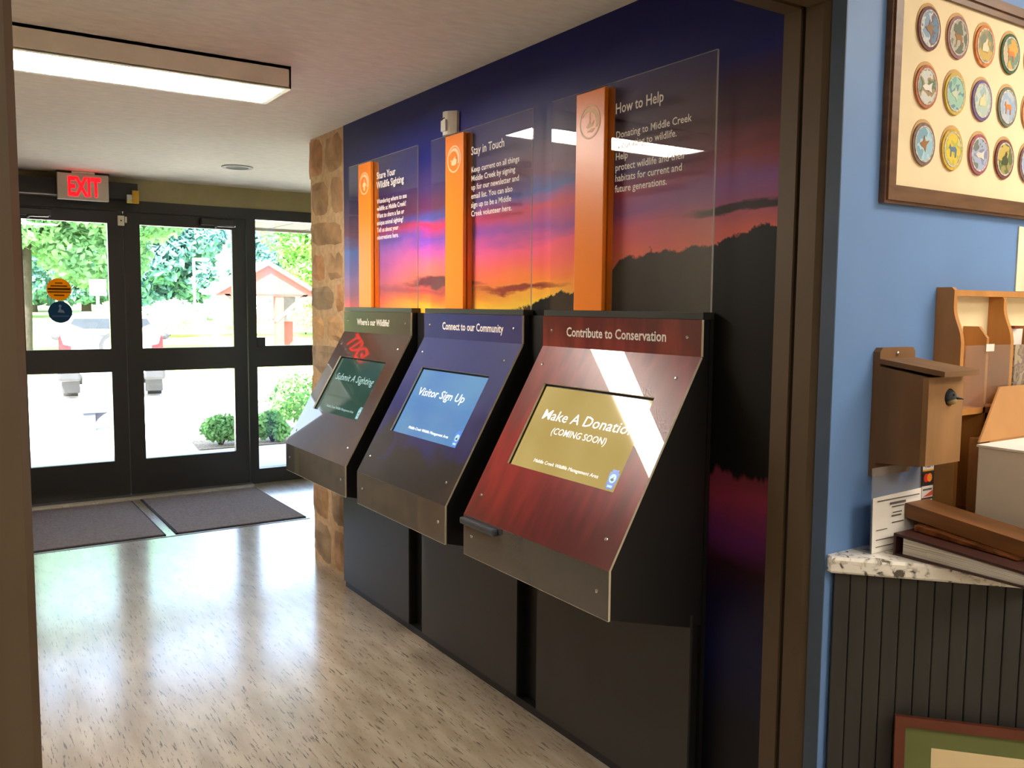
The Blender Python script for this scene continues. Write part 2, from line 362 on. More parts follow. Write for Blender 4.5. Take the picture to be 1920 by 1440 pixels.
# ---- stone pillar: mortar core + single stones
MORTAR = mat('mortar', (196, 164, 124), 0.95, var=0.10, scale=30, bump=0.3)
STONE = [mat('sandstone_%d' % i, c, 0.9, var=0.20, scale=9, bump=0.4) for i, c in enumerate([(182, 146, 106), (168, 132, 94), (194, 154, 106), (158, 134, 104), (188, 140, 96)])]
pil = struct('wall_stone', MB().box(XM+0.002, 2.36, 4.416, 4.90, 0, ZC), MORTAR)
def stone(face, u0, u1, z0, z1, mi):
    """one rough stone with its own edges; face: ('x', x) looks to -x; ('y', y) looks to +y / -y"""
    nu, nz_ = 5, 5; verts = []; faces = []
    ph = [random.uniform(-1, 1) for _ in range(8)]
    for j in range(nz_):
        for i in range(nu):
            a, b_ = i/(nu-1), j/(nz_-1)
            u = u0+(u1-u0)*a; z = z0+(z1-z0)*b_
            edge = (i in (0, nu-1)) or (j in (0, nz_-1))
            corner = (i in (0, nu-1)) and (j in (0, nz_-1))
            if edge:
                u += random.uniform(-0.007, 0.007); z += random.uniform(-0.007, 0.007)
            if corner:
                u += (0.007 if i == 0 else -0.007); z += (0.007 if j == 0 else -0.007)
            d = 0.006 if edge else 0.018+0.008*math.sin(3*a+ph[0]*3)*math.cos(4*b_+ph[1]*3)+random.uniform(-0.004, 0.004)
            verts.append((u, max(0.0, min(ZC-0.001, z)), d))
    base = len(verts)
    for j in range(nz_-1):
        for i in range(nu-1): faces.append((j*nu+i, j*nu+i+1, (j+1)*nu+i+1, (j+1)*nu+i))
    rim = list(range(nu)) + [j*nu+nu-1 for j in range(1, nz_)] + [(nz_-1)*nu+i for i in range(nu-2, -1, -1)] + [j*nu for j in range(nz_-2, 0, -1)]
    for r in rim: verts.append((verts[r][0], verts[r][1], -0.02))
    for k in range(len(rim)): faces.append((rim[k], rim[(k+1) % len(rim)], base+(k+1) % len(rim), base+k))
    ax, val, sgn = face
    out = [((val-sgn*0+d*(-1), u, z) if ax == 'x' else (u, val+d*sgn, z)) for u, z, d in verts]
    m_ = MB(); m_.add(out, faces, 0, False)
    build('stone', m_, STONE[mi], pil)
rows = [0.0, 0.26, 0.50, 0.66, 0.90, 1.10, 1.28, 1.45, 1.62, 1.80, 1.98, 2.20, ZC]
splits = [4.62, 4.66, 4.60, 4.72, 4.58, None, 4.70, 4.55, 4.68, None, 4.62, 4.70]
for i in range(len(rows)-1):
    z0, z1 = rows[i]+0.012, rows[i+1]-0.012
    s_ = splits[i]; e1 = 4.915+random.uniform(-0.02, 0.012)
    segs = [(4.430, e1)] if s_ is None else [(4.430, s_-0.014), (s_+0.014, e1)]
    for (a, b_) in segs: stone(('x', XM+0.010, 1), a, b_, z0+random.uniform(-.008, .008), z1+random.uniform(-.008, .008), random.randrange(5))
    for (a, b_) in ((1.85, 2.08), (2.10, 2.36)): stone(('y', 4.90, 1), a, b_, z0, z1, random.randrange(5))
struct('wall_reflection_block', MB().box(XL, 0.362, 5.0, YD, 0, ZC), STONE[1])  # unseen stone block added to darken the brown kiosk's reflection
struct('wall_lobby', MB().box(3.2, 3.3, 4.9, YD+0.2, 0, ZC).box(1.96, 3.2, 4.42, 4.5, 0, ZC), CREAM)

# ---- entrance wall
BRONZE = mat('dark_bronze', (24, 22, 20), 0.35, var=0.08)
PANE = clear('door_glass', (0.98, 0.995, 0.99), 1.0)
struct('wall_entrance', MB().box(XL, 3.2, YD, YD+0.12, 2.272, ZC).box(XL, 0.40, YD, YD+0.12, 0, 2.272), OLIVE)
fr = struct('trim_4', MB().box(0.40, 3.2, YD-0.01, YD+0.11, 2.187, 2.272), BRONZE)
build('mullion', MB().box(0.40, 0.466, YD-0.01, YD+0.11, 0, 2.187), BRONZE, fr)
build('mullion', MB().box(2.165, 2.236, YD-0.01, YD+0.11, 0, 2.187), BRONZE, fr)
build('mullion', MB().box(3.12, 3.2, YD-0.01, YD+0.11, 0, 2.187), BRONZE, fr)
def leaf(name, x0, x1, gx0, gx1):
    y0, y1 = YD+0.01, YD+0.055
    d = struct(name, MB().box(x0, x1, y0, y1, 2.095, 2.1868), BRONZE)
    for nm, a in (('bottom_rail', (x0, x1, 0.014, 0.286)), ('middle_rail', (gx0, gx1, 0.973, 1.150)), ('stile', (x0, gx0, 0.286, 2.095)), ('stile', (gx1, x1, 0.286, 2.095))):
        build(nm, MB().box(a[0], a[1], y0, y1, a[2], a[3]), BRONZE, d)
    for a, b_ in ((0.286, 0.973), (1.150, 2.095)):
        build('pane', MB().box(gx0, gx1, YD+0.030, YD+0.036, a, b_), PANE, d)
    return d
d1 = leaf('door_1', 0.470, 1.233, 0.560, 1.126); d2 = leaf('door_2', 1.240, 2.161, 1.353, 2.052)  # left leaf narrowed where unseen, keeps bright glass out of the brown kiosk's reflection
ALU = mat('brushed_aluminium', (168, 165, 156), 0.35, metal=0.9, var=0.06)
build('weather_strip', MB().box(1.2335, 1.2395, YD+0.012, YD+0.05, 0.02, 2.17), mat('grey_strip', (60, 60, 58), 0.6), d1)
sl = struct('window_1', MB().box(2.236, 3.12, YD+0.0, YD+0.09, 0.977, 1.152), BRONZE)
build('sill_rail', MB().box(2.236, 3.12, YD+0.0, YD+0.09, 0, 0.122), BRONZE, sl)
for a, b_ in ((0.122, 0.977), (1.152, 2.187)): build('pane', MB().box(2.236, 3.12, YD+0.04, YD+0.046, a, b_), PANE, sl)
struct('trim_5', MB().box(0.40, 2.17, YD-0.075, YD+0.06, 0.0, 0.014), ALU)

# ---- outdoors: ground, porch
CONC = mat('sunlit_concrete', (206, 202, 192), 0.9, var=0.05, scale=2)
GRASS = mat('lawn_grass', (150, 176, 84), 0.95, var=0.2, scale=1.5)
g = MB(); z1 = -0.025*(25-7.5)
g.add([(-30, YD+0.03, -0.001), (60, YD+0.03, -0.001), (60, 25, z1), (-30, 25, z1)], [(0, 1, 2, 3)])
struct('ground', g, CONC)
g = MB(); g.add([(-60, 25, z1), (120, 25, z1), (120, 140, z1+2.5), (-60, 140, z1+2.5)], [(0, 1, 2, 3)])
struct('ground_lawn', g, GRASS)
por = struct('porch_soffit', MB().box(-1.0, 6.0, YD+0.12, 8.75, 2.265, 2.50), mat('soffit_core', (150, 148, 140), 0.8), 'pale porch soffit outside the entrance', 'soffit')
SOF = mat('soffit_panel', (74, 72, 64), 0.7, var=0.04)
for i in range(20):
    build('soffit_panel', MB().box(-1.0+i*0.35, -1.0+i*0.35+0.338, YD+0.12, 8.75, 2.25, 2.265), SOF, por)
build('fascia', MB().box(-1.0, 6.0, 8.75, 8.79, 2.225, 2.52), mat('fascia', (116, 106, 78), 0.6), por)

# ================================================================== KIOSKS
AX = Vector((0, -1, 0)); AY = Vector((0, 0, 1)); AZ = Vector((-1, 0, 0))     # lettering on things that face the hall
CHROME = mat('screw_metal', (190, 188, 182), 0.25, metal=1.0, var=0.05)
EDGE = mat('acrylic_edge', (206, 196, 172), 0.3, var=0.05)
WHITE = mat('white_lettering', (232, 226, 216), 0.6, var=0.02)
SP0 = Vector((1.470, 0, 0.800)); ST = Vector((0.320, 0, 0.562)).normalized(); SN = Vector((-ST.z, 0, ST.x)); SL = 0.6467
def plate_mat(name, stops, kind):
    """glossy printed plate; colour runs along the slope plus a soft printed pattern"""
    m, nt, b = newmat(name); L = nt.links.new
    tc = N(nt, 'ShaderNodeTexCoord'); mp = N(nt, 'ShaderNodeMapping'); L(tc.outputs['Object'], mp.inputs[0])
    mp.inputs['Scale'].default_value = {'red': (3, 14, 3), 'navy': (6, 6, 6), 'brown': (4, 5, 4)}[kind]
    nz = N(nt, 'ShaderNodeTexNoise'); nz.inputs['Scale'].default_value = 1.0; nz.inputs['Detail'].default_value = 3; L(mp.outputs[0], nz.inputs['Vector'])
    sp = N(nt, 'ShaderNodeSeparateXYZ'); L(tc.outputs['Object'], sp.inputs[0])
    zz = N(nt, 'ShaderNodeMapRange'); zz.inputs[1].default_value = 0.80; zz.inputs[2].default_value = 1.46; L(sp.outputs[2], zz.inputs[0])
    ad = N(nt, 'ShaderNodeMath', operation='MULTIPLY_ADD'); L(nz.outputs[0], ad.inputs[0]); ad.inputs[1].default_value = 0.7; 
    sb = N(nt, 'ShaderNodeMath', operation='SUBTRACT'); L(zz.outputs[0], sb.inputs[0]); sb.inputs[1].default_value = 0.35; L(sb.outputs[0], ad.inputs[2])
    r = N(nt, 'ShaderNodeValToRGB'); e = r.color_ramp.elements
    for i, (p, c) in enumerate(stops):
        el = e[i] if i < 2 else e.new(p); el.position = p; el.color = (*lin(c), 1)
    L(ad.outputs[0], r.inputs[0]); L(r.outputs[0], b.inputs['Base Color'])
    b.inputs['Roughness'].default_value = 0.30; b.inputs['Specular IOR Level'].default_value = 0.25
    b.inputs['Coat Weight'].default_value = 1.0; b.inputs['Coat Roughness'].default_value = 0.01
    return m
DARKP = mat('dark_grey_panel', (44, 42, 40), 0.42, var=0.05, scale=3)
LIPM = mat('grey_lip_acrylic', (70, 70, 67), 0.10, var=0.04, coat=1.0)
def screw_mesh(name, nrm):
    m_ = MB(); n_ = Vector(nrm).normalized(); a = n_.orthogonal().normalized(); b_ = n_.cross(a); r = 0.0062
    v = []
    for j, (rr, hh) in enumerate(((1.0, 0.0), (0.85, 0.5), (0.45, 0.85))):
        v += [(a*math.cos(t)+b_*math.sin(t))*r*rr + n_*r*0.7*hh for t in [2*math.pi*i/8 for i in range(8)]]
    f = [(j*8+i, j*8+(i+1) % 8, (j+1)*8+(i+1) % 8, (j+1)*8+i) for j in range(2) for i in range(8)] + [tuple(range(16, 24))]
    m_.add(v, f, 0, True); me = bpy.data.meshes.new(name); me.from_pydata([tuple(x) for x in m_.v], [], m_.f); me.materials.append(CHROME); return me
SCREW_V = screw_mesh('screw_flat', (-1, 0, 0)); SCREW_S = screw_mesh('screw_slope', SN)

def screen_mat(name, c, c2, s, kind):
    m, nt, b = newmat(name); L = nt.links.new
    tc = N(nt, 'ShaderNodeTexCoord'); nz = N(nt, 'ShaderNodeTexNoise'); nz.inputs['Scale'].default_value = 4.0; nz.inputs['Detail'].default_value = 1; L(tc.outputs['Object'], nz.inputs['Vector'])
    mx = N(nt, 'ShaderNodeMix', data_type='RGBA'); mx.inputs[6].default_value = (*lin(c), 1); mx.inputs[7].default_value = (*lin(c2), 1)
    rp = N(nt, 'ShaderNodeMapRange'); rp.inputs[1].default_value = 0.35; rp.inputs[2].default_value = 0.65
    L(nz.outputs[0], rp.inputs[0]); L(rp.outputs[0], mx.inputs[0]); L(mx.outputs[2], b.inputs['Emission Color'])
    b.inputs['Emission Strength'].default_value = s; b.inputs['Base Color'].default_value = (0.01, 0.01, 0.01, 1); b.inputs['Roughness'].default_value = 0.05
    return m
SCRTXT = emit('screen_white', (240, 246, 246), 0.42)
KEYS = [(-0.5, 0.62), (-0.5, 0.86), (-0.34, 0.86), (-0.34, 1.0), (0.34, 1.0), (0.34, 0.86), (0.5, 0.86), (0.5, 0.62), (0.36, 0.0), (-0.36, 0.0)]
def kiosk(y0, label, header, plate_stops, kind, scr, title, twid, sub, dim):
    y1 = y0+0.763; yc = (y0+y1)/2
    t = thing('information_kiosk', (1.66, yc, 0), label, 'kiosk')
    # cabinet
    build('base_cabinet', MB().box(1.785, 1.822, y0+0.012, y1-0.012, 0.03, 0.60), BLACK, t)
    build('base_panel', MB().box(1.777, 1.785, y0, y1, 0.035, 0.62), DARKP, t)
    prof = [(1.822, 1.466), (1.798, 1.466), (1.796, 1.364), (1.478, 0.803), (1.478, 0.664), (1.776, 0.585), (1.822, 0.585)]
    for a in (y0+0.003, y1-0.015):
        build('side_panel', MB().prism([(x, a, z) for x, z in prof], (0, 0.012, 0)), BLACK, t)
    build('underside', MB().prism([(1.478, y0+0.015, 0.668), (1.776, y0+0.015, 0.589), (1.776, y0+0.015, 0.600), (1.478, y0+0.015, 0.679)], (0, 0.733, 0)), BLACK, t)
    build('top_slab', MB().box(1.794, XM-0.003, y0, y1, 1.467, 1.487), mat('slab_grey', (40, 42, 40), 0.4), t)
    pm = plate_mat('plate_'+kind, plate_stops, kind)
    # header plate
    hp = build('header_plate', MB().prism([(1.790, y0, 1.362), (1.797, y0, 1.362), (1.797, y0, 1.466), (1.790, y0, 1.466)], (0, 0.763, 0), 0).box(1.7902, 1.797, y0-0.0015, y0, 1.362, 1.466, 1), [pm, EDGE], t)
    for yy in (y0+0.056, y1-0.053): place('screw', SCREW_V, (1.790, yy, 1.416), hp)
    text('lettering', header[0], (1.790, y0+0.763-header[1], 1.400), AX, AY, AZ, header[2], 0.044, WHITE, hp, bold=0.02)
    # sloping face plate with the screen opening
    hy0, hy1, hs0, hs1 = y0+0.111, y0+0.655, 0.209, 0.508
    P = lambda y, s, n: SP0+ST*s+SN*n+Vector((0, y, 0))
    fp = MB(); out = [(y0, 0), (y1, 0), (y1, SL), (y0, SL)]; inn = [(hy0, hs0), (hy1, hs0), (hy1, hs1), (hy0, hs1)]
    v = [P(a, s, 0) for a, s in out]+[P(a, s, 0) for a, s in inn]+[P(a, s, -0.007) for a, s in out]+[P(a, s, -0.007) for a, s in inn]
    fp.add(v, [(i, (i+1) % 4, 4+(i+1) % 4, 4+i) for i in range(4)], 0)
    fp.add(v, [(8+i, 12+i, 12+(i+1) % 4, 8+(i+1) % 4) for i in range(4)], 0)
    fp.add(v, [(i, 8+i, 8+(i+1) % 4, (i+1) % 4) for i in range(4)]+[(4+i, 4+(i+1) % 4, 12+(i+1) % 4, 12+i) for i in range(4)], 1)
    fpo = build('face_plate', fp, [pm, EDGE], t)
    for yy, ss in ((y0+0.06, 0.575), (y1-0.05, 0.575), (y0+0.06, 0.079), (y1-0.05, 0.079)): place('screw', SCREW_S, P(yy, ss, 0), fpo)
    # lip plate
    lp = build('lip_plate', MB().box(1.470, 1.4765, y0, y1, 0.664, 0.7995, 0).box(1.4702, 1.4765, y0-0.0015, y0, 0.664, 0.7995, 1).box(1.4702, 1.4765, y0, y1, 0.6625, 0.664, 1), [LIPM, EDGE], t)
    for yy in (y0+0.049, y1-0.053): place('screw', SCREW_V, (1.470, yy, 0.734), lp)
    # screen
    bz = MB()
    bz.obox(SP0, Vector((0, 1, 0)), ST, SN, hy0-0.02, hy1+0.02, hs0-0.02, hs1+0.02, -0.03, -0.0135)
    for a in ((hy0-0.012, hy0, hs0, hs1), (hy1, hy1+0.012, hs0, hs1), (hy0-0.012, hy1+0.012, hs1, hs1+0.012), (hy0-0.012, hy1+0.012, hs0-0.012, hs0)):
        bz.obox(SP0, Vector((0, 1, 0)), ST, SN, *a, -0.0135, -0.0072)
    build('bezel', bz, BLACK, t)
    so = build('screen', MB().obox(SP0, Vector((0, 1, 0)), ST, SN, hy0+0.003, hy1-0.003, hs0+0.001, hs1-0.006, -0.0135, -0.0125), screen_mat('screen_'+kind, *scr, kind), t)
    tm = SCRTXT if dim is None else emit('screen_text_'+kind, dim, 0.42)
    text('lettering', title, P(y0+0.599, 0.387, -0.0125), AX, ST, SN, twid, 0.050, tm, so, bold=0.004, shear=0.1)
    if sub: text('lettering', sub, P(y0+0.516, 0.342, -0.0125), AX, ST, SN, 0.272, 0.032, tm, so, bold=0.003, shear=0.1)
    text('lettering', 'Middle Creek Wildlife Management Area', P(y0+0.539, 0.239, -0.0125), AX, ST, SN, 0.327, 0.0165, tm, so, bold=0.0, shear=0.1)
    e = build('emblem', MB().poly2(P(y0+0.150, 0.217, -0.0125), AX, ST, SN, [(x*0.040, y*0.060) for x, y in KEYS], 0.0005), emit('keystone_'+kind, (70, 110, 190) if dim is None else (70, 120, 130), 0.35), so)
    build('emblem_disc', MB().disc(P(y0+0.150, 0.250, -0.012), AX, ST, SN, 0.014, 0.0004).poly2(P(y0+0.150, 0.222, -0.012), AX, ST, SN, [(-0.010, 0), (0.010, 0), (0.011, 0.007), (-0.011, 0.007)], 0.0004), emit('keyin_'+kind, (150, 190, 205) if dim is None else (110, 150, 150), 0.35), e)
    build('emblem_bird', MB().poly2(P(y0+0.150, 0.244, -0.0116), AX, ST, SN, [(-0.008, 0.0), (0.002, -0.003), (0.008, 0.002), (0.003, 0.005), (0.004, 0.012), (-0.001, 0.006), (-0.006, 0.005)], 0.0003), emit('keybird_'+kind, (40, 60, 80), 0.3), e)
    return t, lp
K3, lip3 = kiosk(1.752, 'kiosk with dark red face and gold screen, nearest the doorway frame', ('Contribute to Conservation', 0.138, 0.484),
   [(0.0, (92, 14, 18)), (0.35, (150, 34, 32)), (0.6, (112, 34, 32)), (0.8, (136, 46, 42)), (1.0, (92, 24, 26))], 'red', ((196, 168, 92), (212, 184, 112), 0.36), 'Make A Donation', 0.455, '(COMING SOON)', None)
K2, _ = kiosk(2.645, 'kiosk with navy blue face and blue screen, middle of the three', ('Connect to our Community', 0.164, 0.473),
   [(0.0, (20, 20, 20)), (0.20, (24, 24, 28)), (0.30, (28, 30, 84)), (0.6, (42, 50, 104)), (1.0, (34, 44, 104))], 'navy', ((88, 138, 200), (104, 156, 200), 0.42), 'Visitor Sign Up', 0.375, None, None)
K1, _ = kiosk(3.537, 'kiosk with brown face and dim green screen, beside the stone pillar', ("Where's our Wildlife?", 0.167, 0.375),
   [(0.0, (62, 44, 32)), (0.12, (52, 34, 24)), (0.35, (58, 38, 28)), (0.6, (66, 42, 26)), (1.0, (48, 36, 28))], 'brown', ((44, 84, 66), (62, 100, 92), 0.30), 'Submit A Sighting', 0.44, None, (112, 140, 138))
# card slot on the lip of the red kiosk
build('card_reader', MB().rbox(1.448, 1.4705, 2.298, 2.508, 0.772, 0.795, 0.006), mat('blue_grey_plastic', (58, 66, 76), 0.35), lip3)
# black board and plinth running behind all three
bb = thing('backing_board', (1.82, 3.03, 0), 'long black backing board and low plinth behind the three kiosks', 'board')
build('board', MB().box(1.823, XM-0.003, 1.752, 4.30, 0.03, 1.466), BLACK, bb)
build('plinth', MB().box(1.787, XM-0.003, 1.752, 4.30, 0.0, 0.03), mat('plinth_black', (10, 10, 10), 0.5), bb)

# ================================================================== CLEAR SIGNS WITH ORANGE BARS
ACR = clear('clear_acrylic', (0.99, 0.99, 0.99), 1.15)
ORANGE = mat('orange_bar', (246, 134, 26), 0.32, var=0.03, scale=2)
ICON = mat('icon_pale', (246, 206, 160), 0.5, var=0.02)
ICONS = {
 'help': [[(-0.004, -0.006), (0.0, 0.030), (0.004, -0.006)], [(-0.020, -0.012), (-0.008, -0.004), (0.010, -0.004), (0.022, 0.002), (0.014, -0.014), (-0.014, -0.018)], [(-0.016, -0.030), (0.012, -0.034), (0.026, -0.022), (0.010, -0.022)]],
 'touch': [[(-0.022, -0.012), (-0.010, -0.004), (0.004, 0.008), (0.012, 0.010), (0.008, 0.002), (0.022, -0.004), (0.018, -0.022), (-0.002, -0.026), (-0.020, -0.022)], [(-0.030, -0.004), (-0.016, -0.002), (-0.016, -0.006), (-0.030, -0.008)]],
 'share': [[(-0.020, -0.008), (-0.010, 0.004), (0.006, 0.006), (0.020, -0.004), (0.022, -0.014), (0.010, -0.012), (0.008, -0.034), (-0.008, -0.034), (-0.008, -0.014), (-0.020, -0.014)], [(-0.006, 0.008), (0.0, 0.022), (0.006, 0.008)]]}
def sign(y0, label, icon, title, tw, tz, body, bw, bz_, blines, spacing):
    y1 = y0+0.763
    t = thing('clear_sign', (1.815, y0+0.38, 1.487), label, 'sign')
    sh = MB(); sh.box(1.8105, 1.8165, y0, y1, 1.487, 2.200, 0)
    sh.box(1.8106, 1.8164, y0-0.001, y0, 1.487, 2.200, 1).box(1.8106, 1.8164, y0, y1, 2.200, 2.2008, 1)
    s_ = build('sheet', sh, [ACR, clear('acrylic_edge_clear', (0.9, 0.9, 0.9), 1.5, 0.05, 0.35)], t)
    b_ = build('orange_bar', MB().rbox(1.795, 1.8104, y0+0.459, y0+0.606, 1.487, 2.190, 0.002).box(1.8166, XM-0.003, y0+0.459, y0+0.606, 1.487, 2.190), ORANGE, t)
    c = Vector((1.795, y0+0.5325, 2.092))
    e = MB().ring(c, AX, AY, AZ, 0.0485, 0.054, 0.0008)
    # crescent inside the ring
    n = 20; pts = [(0.044*math.cos(a), 0.044*math.sin(a)) for a in [math.radians(150-175*i/n) for i in range(n+1)]]
    pts += [(-0.006+0.038*math.cos(a), -0.006+0.038*math.sin(a)) for a in [math.radians(-25+170*i/n) for i in range(n+1)]]
    m2 = MB()
    for i in range(n): m2.add([c+AX*q[0]+AY*q[1]+AZ*0.0008 for q in (pts[i], pts[i+1], pts[2*n-i], pts[2*n+1-i])], [(0, 1, 2, 3)])
    e.v += m2.v; o_ = len(e.v)-len(m2.v); e.f += [tuple(k+o_ for k in f) for f in m2.f]; e.m += m2.m; e.sm += m2.sm
    for p in ICONS[icon]: e.poly2(c, AX, AY, AZ, p, 0.0008)
    build('icon', e, ICON, b_)
    text('lettering', title, (1.8103, y0+0.422, tz), AX, AY, AZ, tw, 0.046, WHITE, t, bold=0.012, spacing=0.96)
    text('lettering', body, (1.8103, y0+0.420, bz_), AX, AY, AZ, bw, 0.031, WHITE, t, bold=0.008, spacing=spacing)
    return t
sign(1.742, 'clear acrylic sign reading How to Help with orange bar', 'help', 'How to Help', 0.215, 2.100,
     'Donating to Middle Creek\nis donating to wildlife.\nHelp\nprotect wildlife and their\nhabitats for current and\nfuture generations.', 0.330, 2.024, 6, 1.07)
sign(2.625, 'clear acrylic sign reading Stay in Touch with orange bar', 'touch', 'Stay in Touch', 0.241, 2.094,
     'Keep current on all things\nMiddle Creek by signing\nup for our newsletter and\nemail list. You can also\nsign up to be a Middle\nCreek volunteer here.', 0.341, 2.026, 6, 1.11)
sign(3.513, 'clear acrylic sign reading Share Your Wildlife Sighting with orange bar', 'share', 'Share Your\nWildlife Sighting', 0.291, 2.100,
     'Wondering where to see\nwildlife at Middle Creek?\nWant to share a fun or\nunique animal sighting?\nTell us about your\nobservations here.', 0.318, 1.984, 6, 1.10)

# motion sensor on the wall
PLAST = mat('off_white_plastic', (206, 202, 186), 0.45, var=0.03)
t = thing('motion_sensor', (XM, 3.235, 2.19), 'small white motion sensor on dark wall above middle sign', 'sensor')
n = 10; prof = [(XM-0.002, 3.292), (XM-0.014, 3.292)] + [(XM-0.014-0.034*math.sin(math.pi*i/n), 3.292-0.10*i/n) for i in range(1, n)] + [(XM-0.014, 3.192), (XM-0.002, 3.192)]
build('housing', MB().prism([(x, y, 2.200) for x, y in prof], (0, 0, 0.095)), PLAST, t)
build('lens', MB().rbox(XM-0.052, XM-0.030, 3.222, 3.262, 2.215, 2.262, 0.004), mat('lens_white', (226, 224, 216), 0.3), t)
build('slot', MB().box(XM-0.050, XM-0.030, 3.235, 3.27, 2.266, 2.270), BLACK, t)

# ================================================================== CEILING LIGHT, EXIT SIGN, DOOR HARDWARE, MATS
FIXM = mat('fixture_tan', (246, 240, 230), 0.6, var=0.04)
t = thing('ceiling_light', (0.65, 3.61, 2.35), 'long boxy fluorescent light fixed to the hall ceiling', 'light')
h = MB(); x0, x1, y0, y1 = 0.070, 1.223, 3.453, 3.775
h.box(x0, x1, y0, y0+0.008, 2.350, ZC).box(x0, x1, y1-0.008, y1, 2.350, ZC).box(x0, x0+0.008, y0, y1, 2.350, ZC).box(x1-0.008, x1, y0, y1, 2.350, ZC).box(x0, x1, y0, y1, ZC-0.012, ZC)
build('housing', h, FIXM, t)
r_ = MB(); w = 0.022
r_.box(x0, x1, y0, y0+w, 2.346, 2.353).box(x0, x1, y1-w, y1, 2.346, 2.353).box(x0, x0+w, y0+w, y1-w, 2.346, 2.353).box(x1-w, x1, y0+w, y1-w, 2.346, 2.353)
build('lens_frame', r_, mat('frame_white', (226, 228, 200), 0.4), t)
build('diffuser', MB().box(x0+w, x1-w, y0+w, y1-w, 2.3495, 2.3525), emit('tube_light', (255, 244, 232), 28.0), t)

t = thing('exit_sign', (0.944, 7.03, 2.232), 'white exit sign with glowing red letters under the ceiling', 'sign')
build('body', MB().rbox(0.778, 1.112, 7.03, 7.075, 2.232, 2.418, 0.004), mat('sign_white', (188, 182, 170), 0.5, var=0.03), t)
build('canopy', MB().rbox(0.87, 1.02, 7.02, 7.085, 2.418, ZC, 0.003), PLAST, t)
for a in (0.775, 1.03): build('bracket', MB().box(a, a+0.09, 7.04, 7.065, 2.418, 2.430), BLACK, t)
text('lettering', 'EXIT', (0.845, 7.0295, 2.263), (1, 0, 0), (0, 0, 1), (0, -1, 0), 0.215, 0.185, emit('exit_red', (255, 4, 14), 1.8), t, bold=0.035)
t = thing('door_operator', (0.79, 7.1, 2.262), 'dark bronze door operator box above left entrance door', 'door operator')
build('housing', MB().box(0.41, 1.322, 7.098, YD-0.011, 2.268, 2.385), BRONZE, t)
build('bottom_trim', MB().box(0.41, 1.11, 7.094, YD-0.011, 2.259, 2.268), mat('trim_silver', (176, 176, 176), 0.3, metal=0.8), t)
t = thing('yellow_tag', (1.28, 7.09, 2.21), 'yellow and white tag at the end of the door operator', 'tag')
build('tag_body', MB().rbox(1.279, 1.325, 7.072, 7.097, 2.238, 2.332, 0.003), mat('tag_yellow', (206, 160, 30), 0.5), t)
build('white_label', MB().rbox(1.243, 1.279, 7.078, 7.097, 2.262, 2.300, 0.002), mat('label_white', (200, 200, 196), 0.5), t)
build('lower_label', MB().rbox(1.243, 1.279, 7.078, 7.097, 2.238, 2.261, 0.002), mat('tag_pale', (208, 200, 110), 0.5), t)
t = thing('door_contact', (1.22, YD, 2.09), 'small white alarm contact between the two entrance doors', 'sensor')
build('body', MB().rbox(1.196, 1.243, YD-0.012, YD+0.0095, 2.080, 2.155, 0.003), PLAST, t)
build('magnet', MB().rbox(1.247, 1.262, YD-0.008, YD+0.0095, 2.103, 2.150, 0.003), PLAST, t)
build('screw_hole', MB().disc((1.2195, YD-0.0122, 2.118), (1, 0, 0), (0, 0, 1), (0, -1, 0), 0.006, 0.0006), BLACK, t)
for (xc, lab) in ((1.93, 'dark door closer at the top of right entrance door'), (0.62, 'dark door closer at the top of left entrance door')):
    t = thing('door_closer', (xc, YD-0.05, 2.10), lab, 'door closer')
    build('body', MB().rbox(xc-0.13, xc+0.13, YD-0.045, YD+0.0095, 2.118, 2.172, 0.006), mat('closer_black', (26, 25, 24), 0.3), t)
    build('arm', MB().tube((xc-0.02, YD-0.055, 2.115), (xc+0.10, YD-0.16, 2.108), 0.008).tube((xc-0.02, YD-0.05, 2.10), (xc-0.02, YD-0.03, 2.13), 0.010), mat('closer_metal', (150, 150, 146), 0.25, metal=0.9), t)
t = thing('exit_bar_latch', (2.16, YD, 1.14), 'black latch block where sidelight meets right door', 'latch')
build('block', MB().rbox(2.237, 2.30, YD-0.03, YD+0.001, 1.145, 1.225, 0.004), BRONZE, t)
# recessed ceiling spot
t = thing('ceiling_spot', (1.79, 6.15, ZC), 'round dark recessed spot in ceiling near the doors', 'light')
build('trim_ring', MB().ring((1.79, 6.15, ZC-0.006), (1, 0, 0), (0, 1, 0), (0, 0, 1), 0.075, 0.105, 0.0055), mat('spot_ring', (150, 148, 142), 0.5), t)
build('baffle', MB().disc((1.79, 6.15, ZC-0.003), (1, 0, 0), (0, 1, 0), (0, 0, 1), 0.075, 0.0025), BLACK, t)
# decals on the glass of the left door
FR = ((1, 0, 0), (0, 0, 1), (0, -1, 0))
t = thing('round_decal', (0.79, YD+0.029, 1.54), 'round orange sticker with dark lines on left door glass', 'sticker')
build('disc', MB().disc((0.788, YD+0.0298, 1.595), *FR, 0.082, 0.001), leafmat('decal_orange', (226, 160, 24), (214, 148, 24), 3, 0.30), t)
for i, (zz, w, hh) in enumerate(((0.046, 0.05, 0.008), (0.024, 0.11, 0.010), (0.002, 0.15, 0.016), (-0.020, 0.15, 0.010), (-0.044, 0.07, 0.010))):
    build('print_line', MB().box(0.788-w/2, 0.788+w/2, YD+0.0285, YD+0.0288, 1.595+zz-hh/2, 1.595+zz+hh/2), leafmat('decal_brown', (104, 68, 20), (90, 60, 20), 3, 0.25), t)
t = thing('round_decal', (0.79, YD+0.029, 1.37), 'round dark blue sticker with pale emblem on left door glass', 'sticker')
build('disc', MB().disc((0.791, YD+0.0298, 1.428), *FR, 0.080, 0.001), leafmat('decal_blue', (40, 72, 104), (36, 66, 98), 3, 0.25), t)
